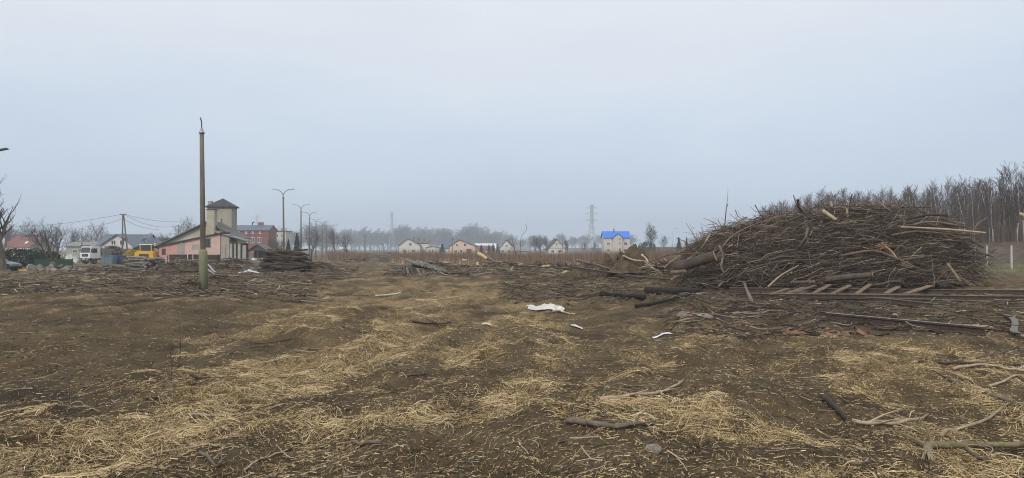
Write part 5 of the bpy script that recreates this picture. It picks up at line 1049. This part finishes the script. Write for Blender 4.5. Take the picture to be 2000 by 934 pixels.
# uprooted earth plate, root bundle, logs and stumps beside the heap
def earth_clump(px, d, w_, dp, h, label, seed, tilt=0):
    r_ = np.random.default_rng(seed); root_ = thing('root_plate', label, 'root plate', on(px, d)); n = 38; g = np.linspace(-1, 1, n); GX, GY = np.meshgrid(g, g)
    hh = h * np.clip(1 - np.abs(GX - tilt * .3) ** 1.6 - GY ** 2, 0, 1) ** .75 * (1 + .9 * fbm(GX * 2.6 + seed, GY * 2.6, 9, 5)) - .1; V = np.stack([GX * w_ / 2, GY * dp / 2, hh], -1).reshape(-1, 3); i = np.arange(n - 1)[:, None] * n; k_ = np.arange(n - 1)[None]
    link('soil', mesh_np('soil', V, [np.stack([i + k_, i + k_ + 1, i + n + k_ + 1, i + n + k_], -1).reshape(-1, 4)], True), M_soilm, root_)
    for j in range(30):
        a = r_.random() * 6.28; u, v = r_.normal(0, .3, 2); z_ = h * max(.1, (1 - u * u - v * v)) * .8; p = np.array((u * w_ / 2, v * dp / 2, z_)); dr = np.array((math.cos(a), -abs(math.sin(a)) * .6, r_.uniform(-.2, .8))); l_ = r_.uniform(.25, .7)
        MB().tube([p, p + dr * l_ * .5 + r_.normal(0, .06, 3), p + dr * l_], [.03, .02, .006], 5).build('root', M_barkd, root_)
    return root_
earth_clump(1232, 42.5, 3.0, 1.6, 1.25, 'big upturned plate of dark earth and roots beside the root bundle', 3, .3); earth_clump(1188, 44.5, 1.3, .8, 1.2, 'narrow pointed stump of dark earth before the weed field', 4, -.5); earth_clump(1140, 46, 2.2, 1.4, .7, 'low dark mound of earth below the leaning branch', 5)
twig_heap('root_bundle', 'bundle of pale roots and sticks between the earth plate and the brush heap', 'heap', on(1298, 40.5), 3.0, 1.8, 1.15, 520, .4, 1.3, .008, .022, M_palebr, seed=41, flat=1.0)
def log_px(pts, ds, rad, material, label, name='fallen_log', cat='log', cut=(), taper=.8, cutm=None, sides=9, twigs=0, seed=0, n=9, group=None, lift=None):
    """pts in photo pixels; ds None: lies on the ground"""
    W = []
    for i, (a, b) in enumerate(pts):
        if ds is None: x_, y_, z_ = hit(a, b); W.append((x_, y_, z_ + rad * .8 + (lift[i] if lift else 0)))
        else: W.append((P0(a, ds[i]), ds[i], PZ(b, ds[i])))
    S = spline(W, n); o0 = S[0].copy(); r_ = np.random.default_rng(seed + 500); S = S + np.concatenate([[(0, 0, 0)], r_.normal(0, rad * (.35 if rad < .03 else .12), (n - 1, 3))])
    if ds is None: S[:, 2] = np.maximum(S[:, 2], gz(S[:, 0], S[:, 1]) + rad * .8 + .012)
    S = S - o0; rd = rad * np.linspace(1, taper, n) * r_.uniform(.9, 1.1, n); root_ = thing(name, label, cat, tuple(o0), group=group); MB().tube(S, rd, sides).build('stem', material, root_, True)
    for q in range(twigs):
        i_ = int(r_.integers(2, n - 1)); dd = S[i_] - S[i_ - 1]; dd /= np.linalg.norm(dd); dd = dd + r_.normal(0, .6, 3) * np.array((1, 1, .35)); dd[2] = abs(dd[2]); dd /= np.linalg.norm(dd); l_ = r_.uniform(4, 14) * rad + .08; MB().tube([S[i_], S[i_] + dd * l_ * .5 + r_.normal(0, .01, 3), S[i_] + dd * l_], [rd[i_] * .5, rd[i_] * .35, rd[i_] * .15], 5).build('twig', material, root_)
    for c in cut:
        e = S[0] if c < 0 else S[-1]; t_ = (S[0] - S[1]) if c < 0 else (S[-1] - S[-2]); t_ /= np.linalg.norm(t_); MB().tube([e - t_ * .02, e + t_ * .01], rd[0 if c < 0 else -1] * .96, sides).build('cut_end', cutm or M_cut, root_)
    return root_
log_px([(1126, 508), (1160, 516), (1200, 528)], [45, 44.2, 43.4], .085, M_bark, 'grey branch leaning over the earth mound beside the long rail', cut=(-1,), twigs=2, seed=1)
log_px([(1216, 499), (1238, 508), (1262, 510)], [42, 41.6, 41.2], .055, M_palebr, 'pale bent branch resting on top of the big earth plate', twigs=1, seed=2); log_px([(1253, 497), (1262, 506), (1266, 512)], [41.2, 41, 40.8], .06, M_palebr, 'short pale branch sticking up from the root bundle', seed=3)
log_px([(1340, 532), (1322, 520)], [38.6, 38.2], .13, M_bark, 'short log with a round pale cut end beside the root bundle', cut=(1,), taper=1, seed=4); log_px([(1090, 514), (1106, 518)], [54.5, 54.2], .26, M_bark, 'stubby dark stump log with a torn pale end', cut=(-1,), taper=.9, seed=5)
log_px([(1058, 521), (1074, 519)], [57, 56.8], .09, M_cuty, 'short freshly split yellow billet lying in the weeds', cut=(1,), taper=1, seed=6); log_px([(1100, 535), (1107, 529)], [47, 46.8], .12, M_cuty, 'chunk of pale fresh wood in the dark soil', taper=.7, seed=7)
log_px([(934, 496), (943, 500), (951, 506)], [71, 70.6, 70.2], .20, M_cuty, 'thick split trunk with bright yellow wood rising above the weeds', name='split_trunk', cut=(-1,), taper=.8, seed=8, cutm=M_cuty); log_px([(951, 501), (966, 513)], [70.6, 69.8], .17, M_bark, 'grey trunk length lying against the bright split trunk', taper=.8, seed=9)
log_px([(858, 513), (878, 513)], [86, 85.7], .13, M_cuty, 'pale peeled log lying at the weed edge past the track panel', cut=(-1,), taper=.6, seed=10); log_px([(933, 514), (933.5, 521)], [68, 67.7], .16, M_palebr, 'upright pale cut butt below the bright split trunk', taper=1, seed=11, cut=(-1,)); log_px([(968, 513), (976, 512)], [67, 66.7], .14, M_palebr, 'short log with pale ring ends beside the grey trunk length', cut=(-1, 1), taper=1, seed=12)
log_px([(998, 528), (1003, 521)], [58, 57.8], .11, M_cuty, 'small yellow wood chunk at the foot of the broken reddish stem', taper=.5, seed=13); log_px([(1014, 518), (1020, 517)], [60, 59.8], .12, M_cuty, 'tiny yellow billet beside the thin forked sapling', taper=.9, seed=14)
log_px([(904, 508), (912, 509)], [78, 77.6], .13, M_palebr, 'pale log end at the weed edge before the peach house', cut=(1,), taper=1, seed=15)
# charred timbers and the snapped trunk whose tip reaches in beside the birches
log_px([(1262, 574), (1310, 578), (1368, 572)], None, .16, M_charr, 'thick charred beam lying on the scorched ground', twigs=0, seed=16, taper=.9); log_px([(1240, 602), (1295, 592), (1347, 578)], None, .07, M_charr, 'long charred pole lying slantwise before the charred beam', seed=17, taper=.6); log_px([(1176, 580), (1215, 583), (1258, 586)], None, .12, M_charr, 'short charred beam at the edge of the scorched ground', seed=18, taper=.8)
log_px([(1468, 594), (1452, 568), (1440, 556)], None, .07, M_bark, 'grey branch stuck slantwise in the soil at the rail ends', seed=19, lift=[0, .35, .8], taper=.8)
log_px([(2090, 520), (2040, 450), (1993, 418)], [44, 43, 42], .16, M_cuty, 'snapped tree trunk with splintered yellow tip beside the birches', name='snapped_trunk', taper=.5, seed=20)

# ------------------------------------------------------------------ rails and track steel
RAILP = [(-.062, 0), (.062, 0), (.062, .014), (.012, .030), (.012, .105), (.034, .116), (.034, .149), (-.034, .149), (-.034, .116), (-.012, .105), (-.012, .030), (-.062, .014)]
def rail(a, b, label, s=1.15, group=None):
    a, b = np.array(a, float), np.array(b, float); v = Vector(b - a); o = thing('rail', label, 'rail', tuple(a), group=group); o.rotation_euler = v.to_track_quat('X', 'Z').to_euler()
    MB().prism([(p * s, q * s) for p, q in RAILP], 0, v.length, 'yz').build('rail_body', M_rail, o); MB().box((v.length / 2, 0, .151 * s), (v.length - .02, .058 * s, .006)).build('running_surface', M_railtop, o); return o
def gp(px, d, z): return (P0(px, d), d, z)
rail(gp(1424, 30.6, PZ(570, 30.6)), gp(2120, 29.6, PZ(575.5, 29.6)), 'long rusty rail of the dismantled track panel, the one against the brush heap', 1.2); rail(gp(1462, 28.6, PZ(581.5, 28.6)), gp(2120, 27.2, PZ(589, 27.2)), 'long rusty rail of the dismantled track panel, the one facing the open soil', 1.25)
rail(gp(1500, 29.4, PZ(583, 29.4)), gp(1960, 26.4, PZ(598, 26.4)), 'rusty rail lying under the track panel, its end by the curved plate', 1.2); rail(gp(1712, 27.4, PZ(589, 27.4)), gp(1880, 25.4, PZ(607, 25.4)), 'short rusty rail lying askew below the track panel', 1.1); rail(gp(1560, 28.9, PZ(590, 28.9)), gp(1800, 26.6, PZ(602, 26.6)), 'rusty rail half buried below the track panel', 1.0)
beam_px('rail_box', (1850, 596), (1956, 601), 26.9, 26.3, .34, .26, M_rail, 'thick rusty steel block at the end of the rail pile', 'steel block')
for j, (a, b) in enumerate((((1533, 580), (1568, 565)), ((1560, 577), (1592, 563)), ((1592, 576), (1626, 562)), ((1624, 578), (1662, 562)), ((1676, 577), (1706, 562)), ((1724, 578), (1757, 563)), ((1770, 578), (1807, 564)), ((1505, 580), (1530, 568)), ((1548, 584), (1572, 573)))):
    beam_px('track_plank', (a[0] + rs.uniform(-9, 9), a[1] + rs.uniform(-1, 3)), (b[0] + rs.uniform(-9, 9), b[1] + rs.uniform(-2, 2)), 28.4, 30.5 - rs.random() * .5, rs.uniform(.18, .28), .07, M_plank, 'brown weathered plank lying slantwise across the two long rails', 'plank', 'planks across the long rails', lift=.10)
x1_ = hit(1612, 627); x2_ = hit(1922, 658); rail((x1_[0], x1_[1], x1_[2] + .03), (x2_[0], x2_[1], x2_[2] + .03), 'lone rusty rail lying in the soil apart from the pile', 1.25)
rail(gp(1116, 44.0, PZ(525, 44)), gp(1285, 40.0, PZ(551, 40)), 'rusty rail propped with one end up on the earth mound', 1.15); rail(gp(1222, 41.0, PZ(544, 41)), gp(1445, 36.5, PZ(560.5, 36.5)), 'rusty rail running from the earth plate toward the brush heap', 1.15)
W_ = [hit(a, b) for a, b in ((1944, 615), (1966, 621), (1980, 632), (1980, 645), (1978, 653), (1990, 660), (2012, 668))]; S = spline([(p[0], p[1], p[2] + .07) for p in W_], 22); T_ = np.gradient(S, axis=0); T_ /= np.linalg.norm(T_, axis=1)[:, None]; Nn = np.cross(T_, (0, 0, 1)); Nn /= np.linalg.norm(Nn, axis=1)[:, None]; o0 = S[0].copy(); S = S - o0
V = np.stack([S - Nn * .075 - [0, 0, .012], S + Nn * .075 - [0, 0, .012], S + Nn * .075 + [0, 0, .012], S - Nn * .075 + [0, 0, .012]], 1).reshape(-1, 3); i = np.arange(21)[:, None] * 4; kk = np.arange(4)[None]
o = link('curved_plate', mesh_np('curved_plate', V, [np.stack([i + kk, i + (kk + 1) % 4, i + 4 + (kk + 1) % 4, i + 4 + kk], -1).reshape(-1, 4), [[3, 2, 1, 0], [84, 85, 86, 87]]]), mat('grey weathered steel band', (.11, .10, .09), (.19, .178, .16), scale=4)); o.location = tuple(o0); tag(o, 'S-curved flat grey steel band beside the rail pile', 'steel band')
# ------------------------------------------------------------------ bricks and rubble
BR = [rock_mesh(60 + k, 'brick', .35, 1) for k in range(3)]
def brick_me(seed):
    r_ = random.Random(seed); mb = MB(); V = np.array([(x_, y_, z_) for z_ in (-.033, .033) for (x_, y_) in ((-.12, -.058), (.12, -.058), (.12, .058), (-.12, .058))]); V += np.array([[r_.uniform(-.018, .018) for _ in range(3)] for _ in range(8)]); return mb.put(V, [(3, 2, 1, 0), (4, 5, 6, 7), (0, 1, 5, 4), (1, 2, 6, 5), (2, 3, 7, 6), (3, 0, 4, 7)]).mesh('brick')
BM = [brick_me(k) for k in range(5)]
for m_ in BM: m_.materials.append(M_brickd)
for j, (px, py) in enumerate(((1345, 621), (1432, 641), (1444, 643), (1526, 651), (1538, 649), (1548, 655), (1560, 652), (1602, 652), (1614, 655), (1626, 651), (1638, 655), (1650, 657), (1684, 656), (1535, 656), (1570, 657), (1392, 618), (1622, 658))):
    x_, y_, z_ = hit(px, py); o = bpy.data.objects.new('brick', BM[j % 5]); COL.objects.link(o); s_ = rs.uniform(.7, 1.15); o.location = (x_, y_, z_ + .03); o.rotation_euler = (rs.uniform(-.6, .6), rs.uniform(-.6, .6), rs.random() * 6); o.scale = (s_, s_, s_); tag(o, 'lone broken red brick by the white lump' if j == 0 else ('broken brick between the white sheet and the lone rail' if j in (1, 2, 15) else 'broken brick in the row of rubble before the lone rail'), 'brick', 'broken bricks on the scorched soil')
for j, (px, py, s_) in enumerate(((1332, 620, .16), (1382, 622, .12), (1365, 621, .1), (1275, 880, .07), (1745, 620, .12))):
    x_, y_, z_ = hit(px, py); o = bpy.data.objects.new('stone', RM[j]); COL.objects.link(o); o.location = (x_, y_, z_ + s_ * .3); o.scale = (s_ * 1.2, s_, s_ * .8); tag(o, ('white lump of rubble beside the lone broken brick', 'small pale stone by the scorched patch', 'smallest pale stone by the lone broken brick', 'flat stone in the bare brown soil', 'small stone below the rail pile')[j], 'stone')
# ------------------------------------------------------------------ branches lying in the open, told apart by what they are
FB = [([(1106, 830), (1150, 834), (1215, 838), (1277, 832)], .034, M_bark, 'dark rough-barked branch lying straight in bare soil', 3), ([(1172, 786), (1220, 780), (1290, 770), (1335, 747)], .028, M_palebr, 'long pale curved branch with a side fork on bare brown soil', 2),
      ([(1662, 828), (1710, 829), (1765, 827), (1812, 814)], .026, M_palebr, 'pale peeled branch at the edge of the smooth bare patch', 3), ([(1834, 856), (1880, 838), (1940, 815), (2010, 790)], .024, M_palebr, 'long thin pale branch rising over the straw by the root log', 1),
      ([(1806, 898), (1815, 880), (1850, 880), (1920, 876), (2010, 874)], .046, M_moss, 'mossy root log with a frayed pale root end', 2), ([(1872, 866), (1890, 888), (1922, 906)], .024, M_bark, 'short bent grey branch crossing the mossy root log', 1),
      ([(1920, 771), (1945, 780), (1976, 790)], .036, M_bark, 'short dark log lying across the twigs by the long thin branch', 1), ([(1606, 784), (1630, 802), (1650, 824)], .045, M_barkd, 'short dark rotten log at the corner of the smooth bare patch', 0),
      ([(1795, 712), (1870, 712), (1950, 714), (2010, 718)], .030, M_barkd, 'long dark branch lying beyond the pale sticks near the curved band', 4), ([(1860, 724), (1900, 716), (1960, 724), (2010, 729)], .028, M_palebr, 'pale forked branch in the stick pile near the curved band', 4),
      ([(1905, 702), (1950, 692), (1985, 678)], .018, M_bark, 'slim grey branch leaning over the stick pile', 2), ([(1820, 726), (1850, 742), (1862, 752)], .014, M_bark, 'thin brown stick below the stick pile', 1), ([(1930, 757), (1965, 748), (2005, 738)], .022, M_palebr, 'pale stick slanting above the short dark log', 1),
      ([(372, 819), (400, 817), (446, 816)], .024, M_palebr, 'straight pale stick beside a small brown stub', 0), ([(376, 828), (378, 812)], .026, M_barkred, 'small brown stub standing at the end of a straight pale stick', 0),
      ([(283, 898), (330, 885), (380, 878), (425, 874)], .015, M_palebr, 'long thin stick with a forked twig on the matted straw', 3), ([(392, 888), (410, 900), (425, 917), (444, 900)], .018, M_bark, 'knotty bent branch beside a forked thin stick', 2), ([(480, 922), (530, 897), (570, 880), (605, 866)], .010, M_palebr, 'pair of long slender stems lying side by side', 1),
      ([(690, 868), (718, 869), (745, 868)], .020, M_bark, 'short dark stick with a cross twig on matted straw', 2), ([(796, 737), (815, 735), (832, 733)], .016, M_bark, 'small forked grey stick in short straw', 2), ([(872, 828), (886, 838), (884, 852)], .010, M_palebr, 'small hook-shaped pale twig on bare soil', 1),
      ([(1012, 866), (1022, 878), (1032, 893)], .009, M_palebr, 'small wavy pale twig in bare brown soil', 0), ([(1302, 884), (1322, 900), (1342, 922)], .009, M_palebr, 'thin bowed pale stick on dark soil', 0), ([(1220, 790), (1232, 800), (1262, 813)], .010, M_palebr, 'thin crooked twig beside the long pale curved branch', 2), ([(1234, 818), (1258, 807)], .016, M_palebr, 'short stubby pale stick beside the thin crooked twig', 0),
      ([(812, 588), (860, 586), (925, 576)], .030, M_palebr, 'long pale branch lying on straw between the white sheet and the upended beams', 3), ([(735, 580), (758, 578), (784, 574)], .045, mat('whitish peeled wood', (.5, .46, .38), (.62, .58, .5)), 'whitish peeled stick on straw beside a long grey stick', 0), ([(640, 575), (680, 578), (720, 579)], .024, M_bark, 'long grey stick on straw beside a whitish peeled stick', 1),
      ([(800, 629), (840, 634), (880, 632)], .026, M_barkd, 'dark branch lying flat in reddish litter', 4), ([(430, 660), (480, 668), (530, 672), (570, 664)], .016, M_barkd, 'long dark twiggy branch on the tracked straw', 3), ([(1080, 611), (1100, 612), (1122, 616)], .040, M_palebr, 'pale stick poking from under the white sheet', 0), ([(480, 755), (490, 758), (500, 764)], .024, M_barkred, 'short brown stub of wood on pale straw', 0), ([(374, 736), (384, 743)], .030, M_barkd, 'small dark wood chunk among the tracked soil', 0),
      ([(1440, 638), (1475, 643), (1506, 647)], .018, M_palebr, 'thin whitish stick beside the broken bricks', 0), ([(1400, 575), (1430, 582), (1462, 590)], .024, M_bark, 'grey stick on the scorched ground by the rail ends', 1)]
for j, (pts, rad, m_, lab, tw_) in enumerate(FB): log_px(pts, None, rad, m_, lab, 'fallen_branch', 'branch', taper=.55, twigs=tw_, seed=60 + j, n=11, sides=7)
# frayed root end of the mossy log
x_, y_, z_ = hit(1806, 896); mb = MB(); r_ = np.random.default_rng(8)
for q in range(26): e = np.array((r_.uniform(-.12, .10), r_.uniform(-.16, .05), r_.uniform(-.02, .08))); mb.tube([(0, 0, .08), e * .6 + np.array((0, 0, .07)), e + np.array((0, 0, .02))], [.010, .007, .003], 4)
mb_o = mb.build('frayed_root', M_palebr); mb_o.location = (x_, y_, z_); par = [o for o in bpy.data.objects if o.get('label') == 'mossy root log with a frayed pale root end'][0]; mb_o.parent = par; mb_o.location = (x_ - par.location.x, y_ - par.location.y, z_ - par.location.z)
for j, (px, py, l_) in enumerate(((352, 715, .8), (335, 745, .45), (1740, 650, .7), (1632, 600, .9))):
    x_, y_, z_ = hit(px, py); r_ = np.random.default_rng(j); root_ = thing('dead_stalk', ('thin dead stalk standing in the tracked soil', 'short dead stalk standing beside the taller thin stalk', 'thin dead stalk standing among the broken bricks', 'dead stalk standing before the long rails')[j], 'stalk', (x_, y_, z_)); MB().tube([(0, 0, -.05), (.02, 0, l_ * .5), (-.01, 0, l_)], [.007, .005, .003], 5).build('stem', M_barkd, root_)
    for q in range(3): zz = l_ * (.4 + .2 * q); MB().tube([(0.01, 0, zz), (r_.uniform(-.12, .12), r_.uniform(-.1, .1), zz + .12)], [.004, .002], 4).build('twig', M_barkd, root_)
# ------------------------------------------------------------------ wire fence before the bank
M_wire = mat('thin fence wire', (.12, .12, .12), (.2, .2, .2)); fpts = [(41, 54), (46.6, 64.5), (52.2, 76), (55.6, 83), (59, 91), (62, 99)]
root = thing('wire_fence', 'wire fence on pale concrete posts before the earth bank', 'fence', (fpts[0][0], fpts[0][1], gz1(*fpts[0])))
for x_, y_ in fpts:
    o = MB().box((0, 0, 1.05), (.13, .13, 2.5), taper=.85).build('post', mat('pale concrete post', (.40, .40, .38), (.52, .52, .5)), root); o.location = (x_ - fpts[0][0], y_ - fpts[0][1], gz1(x_, y_) - gz1(*fpts[0]))
for hh in (.25, .7, 1.15, 1.6, 2.0):
    P = np.array([(x_ - fpts[0][0], y_ - fpts[0][1], gz1(x_, y_) - gz1(*fpts[0]) + hh) for x_, y_ in fpts]); MB().tube(P, .007, 3).build('wire', M_wire, root)

# ------------------------------------------------------------------ hazy air
hz = MB().box((0, 100, 26), (3500, 3500, 60)).build('haze', None); hm = bpy.data.materials.new('haze'); hm.use_nodes = True; t = hm.node_tree; t.nodes.clear(); mo = t.nodes.new('ShaderNodeOutputMaterial'); pv = t.nodes.new('ShaderNodeVolumePrincipled')
pv.inputs['Density'].default_value = .0007; pv.inputs['Color'].default_value = (.80, .88, .97, 1); pv.inputs['Anisotropy'].default_value = .2; t.links.new(pv.outputs[0], mo.inputs['Volume']); hz.data.materials.append(hm); hz['kind'] = 'stuff'; hz['label'] = 'thin pale haze over the whole place'
